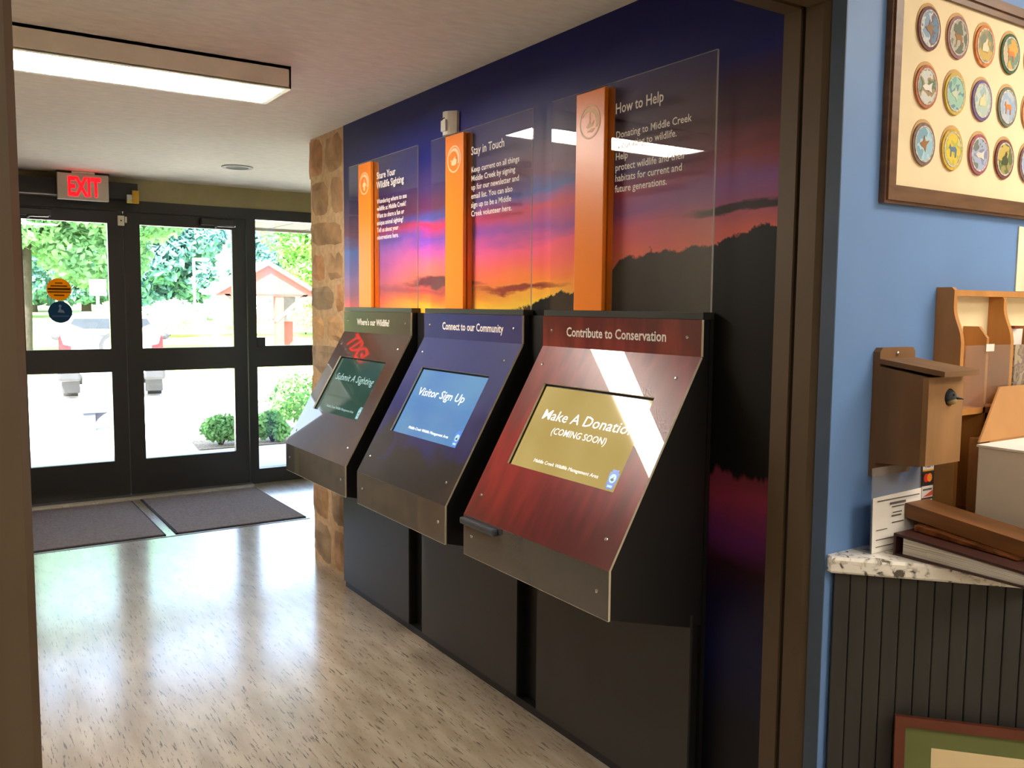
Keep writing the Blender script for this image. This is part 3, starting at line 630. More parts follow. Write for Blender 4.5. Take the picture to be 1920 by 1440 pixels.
build('emblem', MB().disc((0.791, YD+0.0286, 1.472), *FR, 0.010, 0.0003).poly2((0.791, YD+0.0286, 1.44), *FR, [(-0.018, -0.014), (0.030, -0.018), (0.022, 0.0), (0.006, 0.006), (0.004, 0.022), (-0.004, 0.022), (-0.010, 0.004)], 0.0003), leafmat('decal_pale', (126, 146, 168), (130, 150, 170), 3, 0.25), t)
build('print_band', MB().box(0.735, 0.847, YD+0.0285, YD+0.0288, 1.392, 1.404), leafmat('decal_pale2', (70, 96, 122), (74, 98, 124), 3, 0.25), t)
# mats
MATM = mat('grey_mat', (118, 108, 106), 0.95, var=0.15, scale=60, bump=0.4)
MATE = mat('mat_edge', (40, 38, 38), 0.8)
for (x0, x1, y0, y1, lab) in ((0.38, 1.205, 5.872, 7.03, 'grey ribbed doormat in front of left entrance door'), (1.268, 2.146, 5.872, 7.055, 'grey ribbed doormat in front of right entrance door')):
    t = thing('doormat', ((x0+x1)/2, (y0+y1)/2, 0), lab, 'mat', 'doormats at the entrance')
    build('pile', MB().box(x0+0.012, x1-0.012, y0+0.012, y1-0.012, 0.0, 0.011), MATM, t)
    build('border', MB().box(x0, x1, y0, y0+0.012, 0, 0.007).box(x0, x1, y1-0.012, y1, 0, 0.007).box(x0, x0+0.012, y0, y1, 0, 0.007).box(x1-0.012, x1, y0, y1, 0, 0.007), MATE, t)
struct('trim_6', MB().box(0.363, 2.16, 5.835, 5.848, 0, 0.003), mat('strip_metal', (120, 124, 130), 0.3, metal=0.8))

# ================================================================== NEAR ROOM: lights (behind and beside the camera)
PANELL = emit('room_tube_light', (255, 243, 226), 9.0)
for (lx, ly, lab) in ((3.2, 0.35, 'flat ceiling light panel over the counter'), (1.9, -1.3, 'flat ceiling light panel in the middle of the room'), (2.6, -2.2, 'flat ceiling light panel near the back wall'), (-0.6, -1.5, 'unseen ceiling light panel added on the left to brighten the counter front')):  # the last panel is added to brighten the counter front
    t = thing('ceiling_panel_light', (lx, ly, 2.74), lab, 'light')
    build('frame', MB().box(lx-0.62, lx+0.62, ly-0.32, ly-0.30, 2.74, 2.78).box(lx-0.62, lx+0.62, ly+0.30, ly+0.32, 2.74, 2.78).box(lx-0.62, lx-0.60, ly-0.3, ly+0.3, 2.74, 2.78).box(lx+0.60, lx+0.62, ly-0.3, ly+0.3, 2.74, 2.78), mat('panel_frame', (220, 218, 210), 0.5), t)
    build('diffuser', MB().box(lx-0.60, lx+0.60, ly-0.30, ly+0.30, 2.752, 2.756), PANELL, t)

# ---- patch display
WOODF = mat('walnut_frame', (112, 78, 50), 0.45, var=0.18, scale=6, stretch=(1, 1, 6))
t = thing('framed_patch_display', (2.4, YW, 1.76), 'walnut framed display of round embroidered patches on blue wall', 'frame')
fx0, fx1, fz0, fz1, yf, yb = 1.992, 2.96, 1.766, 2.345, 1.334, YW-0.001
def mitre(nm, a, par, w=0.046, m_=WOODF):
    """four mitred rails with a raised inner and outer lip"""
    x0, x1, z0, z1, yf, yb = a
    for pts in ([(x0, z0), (x1, z0), (x1-w, z0+w), (x0+w, z0+w)], [(x1, z0), (x1, z1), (x1-w, z1-w), (x1-w, z0+w)], [(x1, z1), (x0, z1), (x0+w, z1-w), (x1-w, z1-w)], [(x0, z1), (x0, z0), (x0+w, z0+w), (x0+w, z1-w)]):
        o = MB().prism([(x, yf+0.006, z) for x, z in pts], (0, yb-yf-0.006, 0))
        c = [Vector((x, yf+0.006, z)) for x, z in pts]
        q0, q1 = c[0].lerp(c[3], 0.15), c[1].lerp(c[2], 0.15); q2, q3 = c[1].lerp(c[2], 0.62), c[0].lerp(c[3], 0.62)
        o.prism([q0, q1, q2, q3], (0, -0.006, 0))
        build(nm, o, m_, par)
mitre('frame_rail', (fx0, fx1, fz0, fz1, yf, yb), t)
build('backing', MB().box(fx0+0.03, fx1-0.03, 1.3485, 1.3535, fz0+0.03, fz1-0.03), mat('cream_backing', (232, 214, 176), 0.85, var=0.03), t)
def patch_mat(nm, cs):
    m, nt, b = newmat(nm); L = nt.links.new
    tc = N(nt, 'ShaderNodeTexCoord'); nz = N(nt, 'ShaderNodeTexNoise'); nz.inputs['Scale'].default_value = 26; nz.inputs['Detail'].default_value = 2; L(tc.outputs['Object'], nz.inputs['Vector'])
    r = N(nt, 'ShaderNodeValToRGB'); r.color_ramp.interpolation = 'CONSTANT'; e = r.color_ramp.elements
    for i, c in enumerate(cs):
        p = 0.0 if i == 0 else 0.34+0.32*i/len(cs)
        el = e[i] if i < 2 else e.new(p); el.position = p; el.color = (*lin(c), 1)
    L(nz.outputs[0], r.inputs[0]); L(r.outputs[0], b.inputs['Base Color']); b.inputs['Roughness'].default_value = 0.7
    bp = N(nt, 'ShaderNodeBump'); bp.inputs['Strength'].default_value = 0.4; bp.inputs['Distance'].default_value = 0.002; L(nz.outputs[0], bp.inputs['Height']); L(bp.outputs[0], b.inputs['Normal'])
    return m
ANIMALS = [  # plain animal shapes in unit size
 [(-0.9, 0.1), (-0.3, 0.35), (-0.1, 0.9), (0.15, 0.35), (0.9, 0.5), (0.35, 0.0), (0.2, -0.7), (-0.1, -0.3), (-0.5, -0.2)],
 [(-0.8, 0.2), (-0.6, 0.6), (-0.45, 0.3), (0.4, 0.35), (0.7, 0.1), (0.6, -0.7), (0.45, -0.7), (0.4, -0.15), (-0.3, -0.15), (-0.35, -0.7), (-0.5, -0.7), (-0.5, 0.0)],
 [(-0.7, -0.5), (-0.6, 0.2), (-0.1, 0.5), (0.1, 0.9), (0.4, 0.7), (0.3, 0.3), (0.7, -0.1), (0.5, -0.5)],
 [(-0.9, 0.0), (-0.4, 0.3), (0.3, 0.25), (0.9, 0.55), (0.75, 0.0), (0.9, -0.45), (0.3, -0.25), (-0.4, -0.3)]]
PT = [  # border, picture colours, animal colour
 [((112, 74, 78), [(126, 152, 178), (190, 198, 200), (118, 96, 104), (96, 130, 158)], (150, 116, 84), 0), ((150, 112, 112), [(120, 128, 106), (170, 166, 150), (96, 104, 84)], (168, 120, 70), 1), ((214, 130, 70), [(196, 164, 84), (150, 138, 96), (120, 130, 110)], (226, 206, 170), 2), ((62, 92, 62), [(190, 176, 140), (110, 140, 120), (206, 160, 70)], (206, 124, 66), 1), ((150, 66, 50), [(186, 170, 140), (150, 140, 110)], (120, 80, 60), 2), ((80, 90, 130), [(150, 170, 190), (110, 120, 140)], (90, 70, 60), 3)],
 [((176, 108, 78), [(130, 150, 150), (90, 116, 80), (160, 132, 96), (196, 200, 196)], (220, 214, 206), 3), ((198, 174, 84), [(118, 170, 150), (150, 190, 170), (100, 140, 150)], (196, 206, 180), 0), ((112, 92, 138), [(170, 190, 180), (190, 200, 186), (150, 176, 180)], (214, 206, 160), 2), ((108, 116, 102), [(150, 170, 196), (176, 186, 196)], (206, 126, 58), 1), ((206, 150, 110), [(220, 196, 160), (190, 170, 140)], (160, 120, 90), 2), ((96, 120, 84), [(190, 190, 140), (150, 160, 120)], (100, 80, 60), 0)],
 [((126, 104, 96), [(150, 190, 206), (170, 200, 210), (120, 160, 180)], (160, 112, 66), 0), ((204, 172, 66), [(216, 190, 60), (180, 176, 80), (206, 200, 120)], (92, 120, 150), 1), ((160, 92, 104), [(126, 136, 170), (160, 170, 196), (110, 120, 110)], (226, 220, 206), 3), ((118, 66, 62), [(190, 168, 80), (96, 110, 64), (150, 140, 80)], (70, 80, 50), 2), ((124, 98, 104), [(140, 160, 200), (170, 180, 200)], (100, 130, 180), 3), ((150, 120, 60), [(200, 180, 120), (160, 150, 110)], (90, 80, 70), 1)]]
TAN = mat('tan_mount', (206, 166, 112), 0.85)
for r in range(3):
    for c in range(6):
        bc, pcs, ac, an = PT[r][c]
        px, pz = 2.155+0.1318*c, 2.214-0.1445*r
        p_ = build('patch', MB().disc((px, 1.3485, pz), *FR, 0.0495, 0.006, 28, 0, 1.0, 1.10), mat('patch_border_%d%d' % (r, c), bc, 0.8, var=0.15, scale=60), t)
        build('mount', MB().disc((px+0.001, 1.3486, pz+0.004), *FR, 0.0535, 0.002, 28, 0, 1.0, 1.12), TAN, p_)
        build('rim', MB().ring((px, 1.3425, pz), *FR, 0.0385, 0.042, 0.0015, 28, 0, 1.0, 1.10), mat('patch_stitch', (206, 196, 186), 0.8, var=0.3, scale=120), p_)
        build('picture', MB().disc((px, 1.3427, pz), *FR, 0.0385, 0.001, 28, 0, 1.0, 1.10), patch_mat('patch_picture_%d%d' % (r, c), pcs), p_)
        build('motif', MB().poly2((px, 1.3418, pz-0.002), *FR, [(a*0.024, b_*0.026) for a, b_ in ANIMALS[an]], 0.001), mat('patch_motif_%d%d' % (r, c), ac, 0.8, var=0.15), p_)

# ---- bird house
BW = mat('birdhouse_wood', (128, 92, 56), 0.7, var=0.15, scale=5, stretch=(2, 2, 0.5), bump=0.1)
t = thing('birdhouse', (2.07, YW, 1.07), 'plain wooden birdhouse with round hole hung on blue wall', 'birdhouse')
bx0, bx1 = 2.000, 2.152
pts = [(bx0, 1.072), (bx1, 1.072), (bx1, 1.392), (bx1-0.010, 1.402), (bx0+0.010, 1.402), (bx0, 1.392)]
build('back_board', MB().prism([(x, 1.337, z) for x, z in pts], (0, YW-1.337-0.001, 0)), BW, t)
build('side', MB().prism([(bx0, 1.337, 1.108), (bx0, 1.218, 1.116), (bx0, 1.218, 1.338), (bx0, 1.337, 1.356)], (0.016, 0, 0)), BW, t)
build('side', MB().prism([(bx1-0.016, 1.337, 1.108), (bx1-0.016, 1.218, 1.116), (bx1-0.016, 1.218, 1.338), (bx1-0.016, 1.337, 1.356)], (0.016, 0, 0)), BW, t)
# front board with a real hole
fb = MB(); hc = (2.092, 1.284); hr = 0.022; n = 24; per = []
x0_, x1_, z0_, z1_ = bx0, bx1, 1.119, 1.336
for i in range(n):
    a = 2*math.pi*i/n; dx, dz = math.cos(a), math.sin(a)
    s_ = min(((x1_-hc[0])/dx if dx > 1e-9 else 1e9), ((x0_-hc[0])/dx if dx < -1e-9 else 1e9), ((z1_-hc[1])/dz if dz > 1e-9 else 1e9), ((z0_-hc[1])/dz if dz < -1e-9 else 1e9))
    per.append((hc[0]+dx*s_, hc[1]+dz*s_))
for cx, cz in ((x0_, z0_), (x1_, z0_), (x1_, z1_), (x0_, z1_)):   # snap the nearest spokes to the corners
    k = min(range(n), key=lambda i: (per[i][0]-cx)**2+(per[i][1]-cz)**2); per[k] = (cx, cz)
v = [(hc[0]+hr*math.cos(2*math.pi*i/n), 1.203, hc[1]+hr*math.sin(2*math.pi*i/n)) for i in range(n)]+[(x, 1.203, z) for x, z in per]
v += [(a, 1.218, c) for a, _, c in v]
fb.add(v, [(i, (i+1) % n, n+(i+1) % n, n+i) for i in range(n)]+[(2*n+i, 3*n+i, 3*n+(i+1) % n, 2*n+(i+1) % n) for i in range(n)]+[(i, 2*n+i, 2*n+(i+1) % n, (i+1) % n) for i in range(n)]+[(n+i, n+(i+1) % n, 3*n+(i+1) % n, 3*n+i) for i in range(n)])
build('front', fb, mat('birdhouse_front', (158, 116, 70), 0.7, var=0.15, scale=5, stretch=(2, 2, 0.5)), t)
build('floor_board', MB().box(bx0+0.016, bx1-0.016, 1.218, 1.337, 1.117, 1.130), BW, t)
build('roof', MB().prism([(bx0, 1.337, 1.362), (bx0, 1.165, 1.340), (bx0, 1.165, 1.353), (bx0, 1.337, 1.375)], (bx1-bx0, 0, 0)), BW, t)
build('screw', MB().ball((2.073, 1.336, 1.387), (0.006, 0.004, 0.006), 10, 6), CHROME, t)
t = thing('bird', (2.092, 1.21, 1.27), 'small grey bird poking its head out of the birdhouse hole', 'bird')
hd = build('head', MB().ball((2.094, 1.205, 1.287), (0.0155, 0.017, 0.0165)).ball((2.092, 1.228, 1.282), (0.018, 0.020, 0.018)), mat('bird_grey', (64, 70, 76), 0.7, var=0.25, scale=60), t)
build('beak', MB().tube((2.101, 1.192, 1.284), (2.112, 1.178, 1.281), 0.005, 8, 0.0008), mat('beak_black', (24, 22, 20), 0.4), hd)
build('eye', MB().ball((2.088, 1.190, 1.292), 0.0025, 8, 6), BLACK, hd)
build('throat', MB().ball((2.096, 1.200, 1.276), (0.012, 0.013, 0.010)), mat('bird_throat', (150, 132, 84), 0.7), hd)

# ---- wooden leaflet rack
RW = mat('honey_wood', (196, 136, 70), 0.45, var=0.14, scale=5, stretch=(2, 2, 0.6))
t = thing('leaflet_rack', (2.52, YW, 0.89), 'honey coloured wooden leaflet rack on wall beside the birdhouse', 'rack')
def cheek(x, th, ztop, yt, yl, zs, zb, nm='divider'):
    """side board: narrow at the top, curving out at the shoulder zs"""
    pts = [(YW-0.001, zb), (yl, zb), (yl, zs-0.012), (yl+0.002, zs)]
    for i in range(1, 8):
        a = i/8; pts.append((yl+0.002+(yt-yl-0.002)*(0.5-0.5*math.cos(math.pi*a))**0.8, zs+0.085*a))
    pts += [(yt, zs+0.085), (yt, ztop-0.008), (yt+0.008, ztop), (YW-0.001, ztop)]
    return build(nm, MB().prism([(x, y, z) for y, z in pts], (th, 0, 0)), RW, t)
cheek(2.268, 0.016, 1.560, 1.306, 1.281, 1.425, 0.889, 'side_board')
cheek(2.520, 0.016, 1.540, 1.306, 1.281, 1.425, 0.889)
cheek(2.772, 0.016, 1.560, 1.306, 1.281, 1.425, 0.889, 'side_board')
for x in (2.394, 2.646): build('short_divider', MB().prism([(x, YW-0.009, 0.95), (x, 1.281, 0.95), (x, 1.281, 1.424), (x, 1.290, 1.436), (x, 1.305, 1.455), (x, YW-0.009, 1.455)], (0.012, 0, 0)), RW, t)
build('top_rail', MB().box(2.284, 2.772, 1.308, 1.345, 1.537, 1.553), RW, t)
build('back_panel', MB().box(2.284, 2.772, 1.349, YW-0.001, 0.889, 1.537), mat('cream_panel', (240, 222, 178), 0.8, var=0.02), t)
build('shelf', MB().box(2.284, 2.772, 1.281, 1.349, 1.218, 1.234), RW, t)
build('shelf', MB().box(2.284, 2.772, 1.281, 1.349, 0.889, 0.905), RW, t)
PLX = clear('clear_pocket', (0.97, 0.96, 0.95), 1.0, 0.08, 0.04)
build('clear_pocket', MB().box(2.286, 2.518, 1.277, 1.280, 1.236, 1.405), PLX, t)
build('clear_pocket', MB().box(2.538, 2.770, 1.277, 1.280, 1.236, 1.405), PLX, t)
build('pocket_tape', MB().box(2.385, 2.425, 1.2758, 1.2768, 1.388, 1.408), mat('tape', (226, 222, 212), 0.4), t)
PAPER = mat('white_paper', (236, 232, 224), 0.8, var=0.03)
t = thing('leaflet', (2.58, 1.30, 1.236), 'white leaflet standing in right pocket of the rack', 'leaflet')
build('sheet', MB().prism([(2.545, 1.318, 1.236), (2.640, 1.318, 1.236), (2.640, 1.310, 1.447), (2.545, 1.310, 1.447)], (0, 0.006, 0)), PAPER, t)
t = thing('brochure', (2.62, 1.295, 1.236), 'spiral bound brochure with brown photo cover in rack pocket', 'brochure')
build('cover', MB().box(2.556, 2.640, 1.286, 1.300, 1.236, 1.402), patch_mat('brochure_photo', [(96, 70, 60), (150, 130, 90), (120, 90, 86), (176, 160, 120)]), t)
for i in range(10): build('ring', MB().ring((2.553, 1.292, 1.246+i*0.0158), (1, 0, 0), (0, 1, 0), (0, 0, 1), 0.005, 0.0065, 0.003, 10), CHROME, t)
t = tag(build('red_clip', MB().rbox(2.575, 2.605, 1.300, 1.318, 1.4475, 1.455, 0.002), mat('clip_red', (120, 40, 26), 0.5)), 'small dark red clip on top of the white leaflet', 'clip')
tag(build('notice_sheet', MB().box(2.672, 2.88, YW-0.004, YW-0.0005, 1.556, 1.745), mat('notice_cream', (240, 228, 196), 0.8)), 'cream paper notice pinned to blue wall above the rack', 'notice')

# ---- counter: dark boarded base and granite top, front edge runs at an angle
CD = Vector((0.664, -0.748, 0)); CN = Vector((-0.748, -0.664, 0))      # along the front, out of the front
C0 = Vector((1.846, YW, 0))
def granite():
    m, nt, b = newmat('granite'); L = nt.links.new
    tc = N(nt, 'ShaderNodeTexCoord')
    a = N(nt, 'ShaderNodeTexNoise'); a.inputs['Scale'].default_value = 42; a.inputs['Detail'].default_value = 5; a.inputs['Distortion'].default_value = 0.8; L(tc.outputs['Object'], a.inputs['Vector'])
    r = N(nt, 'ShaderNodeValToRGB'); e = r.color_ramp.elements
    for i, (p, c) in enumerate([(0.0, (70, 68, 60)), (0.34, (104, 100, 90)), (0.40, (206, 202, 192)), (0.47, (244, 241, 232)), (0.75, (252, 250, 244))]):
        el = e[i] if i < 2 else e.new(p); el.position = p; el.color = (*lin(c), 1)
    L(a.outputs[0], r.inputs[0]); L(r.outputs[0], b.inputs['Base Color']); b.inputs['Roughness'].default_value = 0.15
    return m
t = thing('granite_worktop', (2.6, 1.0, 0.845), 'speckled pale granite worktop with angled front edge', 'worktop')
A = C0+Vector((-0.012, -0.022, 0)); q = [A, A+CD*1.9, Vector((4.6, A.y-0.748*1.9, 0)), Vector((4.6, YW-0.001, 0)), Vector((1.846, YW-0.001, 0))]
def ins(p, d): return [p[0]-CN*d+CD*d*0.4, p[1]-CN*d, p[2], p[3], p[4]]
g = MB(); lv = [(0.846, 0.006), (0.852, 0.0), (0.880, 0.0), (0.887, 0.006)]; n = 5
v = []
for z, d in lv: v += [Vector((p.x, p.y, z)) for p in ins(q, d)]
f = [tuple(range(n))[::-1], tuple(range(3*n, 4*n))]
for k in range(3): f += [(k*n+i, k*n+(i+1) % n, (k+1)*n+(i+1) % n, (k+1)*n+i) for i in range(n)]
g.add(v, f); build('slab', g, granite(), t)
BOARD = mat('charcoal_board', (50, 49, 46), 0.6, var=0.08, scale=10, stretch=(3, 3, 0.3))
t = thing('reception_counter', (2.6, 1.0, 0), 'charcoal boarded counter base under the granite worktop', 'counter')
B0 = C0 - CN*0.004
build('carcass', MB().prism([(1.905, YW-0.001, 0), tuple(C0+CD*0.05-CN*0.026), tuple(B0-CN*0.014+CD*1.9), (4.6, (B0+CD*1.9).y, 0), (4.6, YW-0.001, 0)], (0, 0, 0.846)), mat('carcass_dark', (34, 33, 31), 0.8), t)
for i in range(48):
    u0 = 0.020+i*0.0388
    w_ = 0.0388-0.0018
    P = lambda u, o: B0+CD*u+CN*o
    pts = [P(u0, -0.014), P(u0, -0.0015), P(u0+0.002, 0.0), P(u0+w_-0.002, 0.0), P(u0+w_, -0.0015), P(u0+w_, -0.014)]
    build('board', MB().prism([tuple(p) for p in pts], (0, 0, 0.844)), BOARD, t)

# ---- things on the counter
ZT = 0.8875
t = thing('sign_holder', (2.05, 1.30, ZT), 'clear acrylic sign holder with white printed sheet on counter', 'sign holder')
build('clear_sheet', MB().prism([(1.940, 1.298, ZT), (2.150, 1.298, ZT), (2.150, 1.304, 1.104), (1.942, 1.304, 1.104)], (0, 0.003, 0)), clear('holder_acrylic', (0.95, 0.95, 0.95), 1.0, 0.02, 0.12), t)
build('foot', MB().box(1.940, 2.150, 1.302, 1.350, ZT, ZT+0.003), clear('holder_acrylic', (0.95, 0.95, 0.95), 1.0, 0.02, 0.12), t)
pp = build('printed_sheet', MB().prism([(1.9405, 1.2960, ZT+0.001), (2.149, 1.2960, ZT+0.001), (2.149, 1.2995, 1.034), (1.941, 1.2995, 1.029)], (0, 0.0012, 0)), PAPER, t)
INK = mat('grey_ink', (96, 92, 88), 0.8)
for (x0, x1, z, hh) in ((1.955, 2.135, 1.019, 0.0025), (2.010, 2.075, 1.006, 0.006), (2.018, 2.068, 0.998, 0.003), (2.022, 2.060, 0.983, 0.003), (2.018, 2.058, 0.974, 0.004), (2.02, 2.07, 0.957, 0.003), (1.955, 2.0, 0.945, 0.002), (1.955, 2.10, 0.920, 0.002), (1.955, 2.09, 0.902, 0.002)):
    build('print_line', MB().box(x0, x1, 1.2950, 1.2958, z, z+hh), INK, pp)
t = thing('payment_card_strip', (2.18, 1.31, ZT), 'narrow strip of payment card logos beside the sign holder', 'sign')
build('strip', MB().box(2.156, 2.216, 1.306, 1.309, ZT, 1.115), mat('strip_dark', (58, 54, 50), 0.4), t)
YS = 1.3055
def logo(z, hgt, c, nm='logo_panel'): return build(nm, MB().box(2.161, 2.211, YS-0.0006, YS+0.0004, z, z+hgt), mat('logo_%d_%d_%d' % c, c, 0.5), t)
a = logo(1.074, 0.033, (228, 226, 220)); text('lettering', 'VISA', (2.166, YS-0.0006, 1.084), (1, 0, 0), (0, 0, 1), (0, -1, 0), 0.040, 0.018, mat('logo_navy', (36, 50, 110), 0.5), a, bold=0.02)
build('stripe', MB().box(2.161, 2.211, YS-0.0009, YS-0.0006, 1.074, 1.078), mat('logo_gold', (226, 160, 50), 0.5), a)
a = logo(1.038, 0.032, (46, 40, 38))
build('circle', MB().disc((2.179, YS-0.0006, 1.056), *FR, 0.0115, 0.0003), mat('logo_red', (222, 56, 40), 0.5), a)
build('circle', MB().disc((2.193, YS-0.0010, 1.056), *FR, 0.0115, 0.0003), mat('logo_amber', (240, 140, 40), 0.5), a)
a = logo(1.003, 0.031, (226, 220, 212)); build('swoosh', MB().poly2((2.186, YS-0.0006, 1.015), *FR, [(-0.020, -0.010), (0.024, -0.008), (0.024, 0.006)], 0.0003), mat('logo_orange', (214, 84, 50), 0.5), a)
build('word_line', MB().box(2.165, 2.207, YS-0.0009, YS-0.0006, 1.022, 1.027), INK, a)
a = logo(0.966, 0.031, (222, 218, 208)); build('circle', MB().ring((2.186, YS-0.0006, 0.981), *FR, 0.006, 0.009, 0.0003, 20), INK, a)
# ring binder (lies flat, covers dark brown, pages white)
BIND = mat('binder_brown', (62, 34, 30), 0.35, var=0.12)
t = thing('ring_binder', (2.13, 1.12, ZT), 'dark brown ring binder full of white pages lying on counter', 'binder')
def wedge(z0a, z1a, z0b, z1b, xa, xb, ya, yb):   # prism along y: heights at ya and yb
    return [(xa, ya, z0a), (xa, ya, z1a), (xa, yb, z1b), (xa, yb, z0b)]
build('bottom_cover', MB().rbox(1.985, 2.226, 0.935, 1.266, ZT, ZT+0.005, 0.002), BIND, t)
build('top_cover', MB().prism([(1.985, 1.266, ZT+0.050), (1.985, 1.266, ZT+0.056), (1.985, 0.935, ZT+0.037), (1.985, 0.935, ZT+0.031)], (0.241, 0, 0)), BIND, t)
build('spine', MB().rbox(1.985, 2.226, 1.261, 1.268, ZT, ZT+0.056, 0.002), BIND, t)
pg = build('page_block', MB().prism([(1.992, 1.245, ZT+0.0055), (1.992, 1.245, ZT+0.046), (1.992, 0.945, ZT+0.029), (1.992, 0.945, ZT+0.0055)], (0.230, 0, 0)), mat('page_edges', (224, 218, 206), 0.8, var=0.25, scale=1.0, stretch=(1, 2, 400)), t)
for k in range(4): build('page_edge', MB().prism([(1.9895, 1.18, ZT+0.014+k*0.0045), (1.9895, 1.18, ZT+0.0155+k*0.0045), (1.9895, 0.945, ZT+0.0125+k*0.0036), (1.9895, 0.945, ZT+0.0112+k*0.0036)], (0.003, 0, 0)), PAPER, pg)
# copper coloured folder on the binder, wooden plank on top
t = tag(build('copper_folder', MB().prism([(2.045, 1.250, 0.9445), (2.045, 1.250, 0.9590), (2.045, 0.995, 0.9320), (2.045, 0.995, 0.9300)], (0.175, 0, 0)), mat('copper_foil', (150, 92, 52), 0.25, metal=0.6, var=0.3, scale=25, bump=0.9)), 'crinkled copper brown folder between binder and wooden board', 'folder')
pk = MB().prism([(2.075, 1.296, 0.966), (2.075, 1.296, 1.003), (2.075, 0.93, 0.962), (2.075, 0.93, 0.925)], (0.10, 0, 0))
tag(build('wooden_board', pk, mat('dark_plank', (122, 78, 38), 0.5, var=0.2, scale=8, stretch=(2, 0.5, 3))), 'short dark wooden board lying slanted on the binder', 'board')
# boxes
t = thing('white_box', (2.38, 1.05, ZT), 'plain white cardboard box on counter behind the binder', 'box')
build('body', MB().rbox(2.230, 2.53, 0.80, 1.200, ZT, 1.150, 0.003), mat('white_card', (224, 214, 198), 0.8, var=0.03), t)
build('lid_sheet', MB().box(2.227, 2.533, 0.797, 1.203, 1.150, 1.1555), PAPER, t)
CARD = mat('brown_cardboard', (178, 128, 76), 0.8, var=0.08, scale=6)
t = thing('cardboard_box', (2.46, 1.24, ZT), 'brown cardboard box with open flap behind the white box', 'box')
build('body', MB().box(2.300, 2.62, 1.208, 1.262, ZT, 1.160), CARD, t)
build('flap', MB().prism([(2.250, 1.208, 1.158), (2.62, 1.208, 1.158), (2.66, 1.262, 1.290), (2.440, 1.262, 1.290)], (0, 0.005, 0)), CARD, t)
# framed print leaning on the counter base
t = thing('framed_print', (2.2, 0.95, 0), 'mahogany framed print with green mat leaning against counter base', 'frame')
U = CD; W = (Vector((0, 0, 1))-CN*0.06).normalized(); NN = U.cross(W).normalized()
if NN.dot(CN) < 0: NN = -NN
O = B0+CD*0.172+CN*0.045; hz = 0.50; wd = 0.62
O = Vector((O.x, O.y, 0.002))
def fbx(nm, u0, u1, w0, w1, n0, n1, m_): return build(nm, MB().obox(O, U, W, NN, u0, u1, w0, w1, n0, n1), m_, t)
MAH = mat('mahogany', (104, 52, 34), 0.35, var=0.15, scale=6)
fbx('frame_rail', 0, wd, 0, 0.024, 0, 0.016, MAH); fbx('frame_rail', 0, wd, hz-0.024, hz, 0, 0.016, MAH)
fbx('frame_rail', 0, 0.024, 0.024, hz-0.024, 0, 0.016, MAH); fbx('frame_rail', wd-0.024, wd, 0.024, hz-0.024, 0, 0.016, MAH)
fbx('green_mat', 0.024, wd-0.024, 0.024, hz-0.024, 0.001, 0.007, mat('green_matboard', (104, 112, 62), 0.8, var=0.04))
fbx('print', 0.085, wd-0.085, 0.085, hz-0.072, 0.007, 0.0078, mat('print_cream', (226, 204, 158), 0.8, var=0.04))

# ================================================================== OUTDOORS
def gz(y): return -0.025*(y-7.5) if y < 25 else z1+2.5*(y-25)/115
def foliage(blobs, n, size):
    """leaf quads scattered over the shells of ellipsoids"""
    w = np.array([b[1][0]*b[1][1]+b[1][0]*b[1][2] for b in blobs]); w = w/w.sum()
    idx = rng.choice(len(blobs), n, p=w)
    c = np.array([b[0] for b in blobs])[idx]; r = np.array([b[1] for b in blobs])[idx]
    d = rng.normal(size=(n, 3)); d /= np.linalg.norm(d, axis=1, keepdims=True)
    p = c+d*r*(0.72+0.32*rng.random((n, 1)))
    nrm = d*0.8+rng.normal(size=(n, 3))*0.7+np.array([0, 0, 0.5]); nrm /= np.linalg.norm(nrm, axis=1, keepdims=True)
    a = np.cross(nrm, rng.normal(size=(n, 3))); a /= np.linalg.norm(a, axis=1, keepdims=True); b = np.cross(nrm, a)
    s = size*(0.6+0.8*rng.random((n, 1)))
    v = np.stack([p-a*s, p+b*s*0.5, p+a*s, p-b*s*0.5], axis=1).reshape(-1, 3)
    m_ = MB(); m_.v = [tuple(x) for x in v]; m_.f = [(4*i, 4*i+1, 4*i+2, 4*i+3) for i in range(n)]; m_.m = [0]*n; m_.sm = [False]*n
    return m_
def build_fol(name, mb, m_, parent):
    me = bpy.data.meshes.new(name); off = origin_of(parent); me.from_pydata((np.array(mb.v)-np.array(off)).tolist(), [], mb.f); me.materials.append(m_)
    o = bpy.data.objects.new(name, me); COL.objects.link(o); o.parent = parent; return o
BARK = mat('bark', (52, 44, 38), 0.95, var=0.25, scale=12, bump=0.5)
def tree(x, y, hgt, rad, zlow, leaf_m, n, size, label, trunk_r=0.28, group=None, lean=0.0):
    zg = gz(y)-0.05; t = thing('tree', (x, y, zg), label, 'tree', group)
    cx_ = x+lean; tm = MB().tube((x, y, zg), (x+lean*0.12, y, zg+hgt*0.55), trunk_r, 12, trunk_r*0.6)
    for k in range(5):
        a = 2*math.pi*k/5+x; tm.tube((x, y, zg+hgt*(0.22+0.05*k)), (x+math.cos(a)*rad*0.6, y+math.sin(a)*rad*0.6, zg+hgt*(0.45+0.06*k)), trunk_r*0.35, 7, trunk_r*0.12)
    build('trunk', tm, BARK, t)
    bl = []; zc = (zlow+zg+hgt)/2; hz_ = (zg+hgt-zlow)/2
    for k in range(26):
        u = rng.normal(size=3); u /= np.linalg.norm(u); rr = 0.72*rng.random()**0.4
        c = (cx_+u[0]*rad*rr, y+u[1]*rad*rr, zc+u[2]*hz_*rr); q_ = 0.30+0.16*rng.random()
        bl.append((c, (rad*q_, rad*q_, hz_*q_*0.8)))
    build_fol('foliage', foliage(bl, n, size), leaf_m, t)
    return t
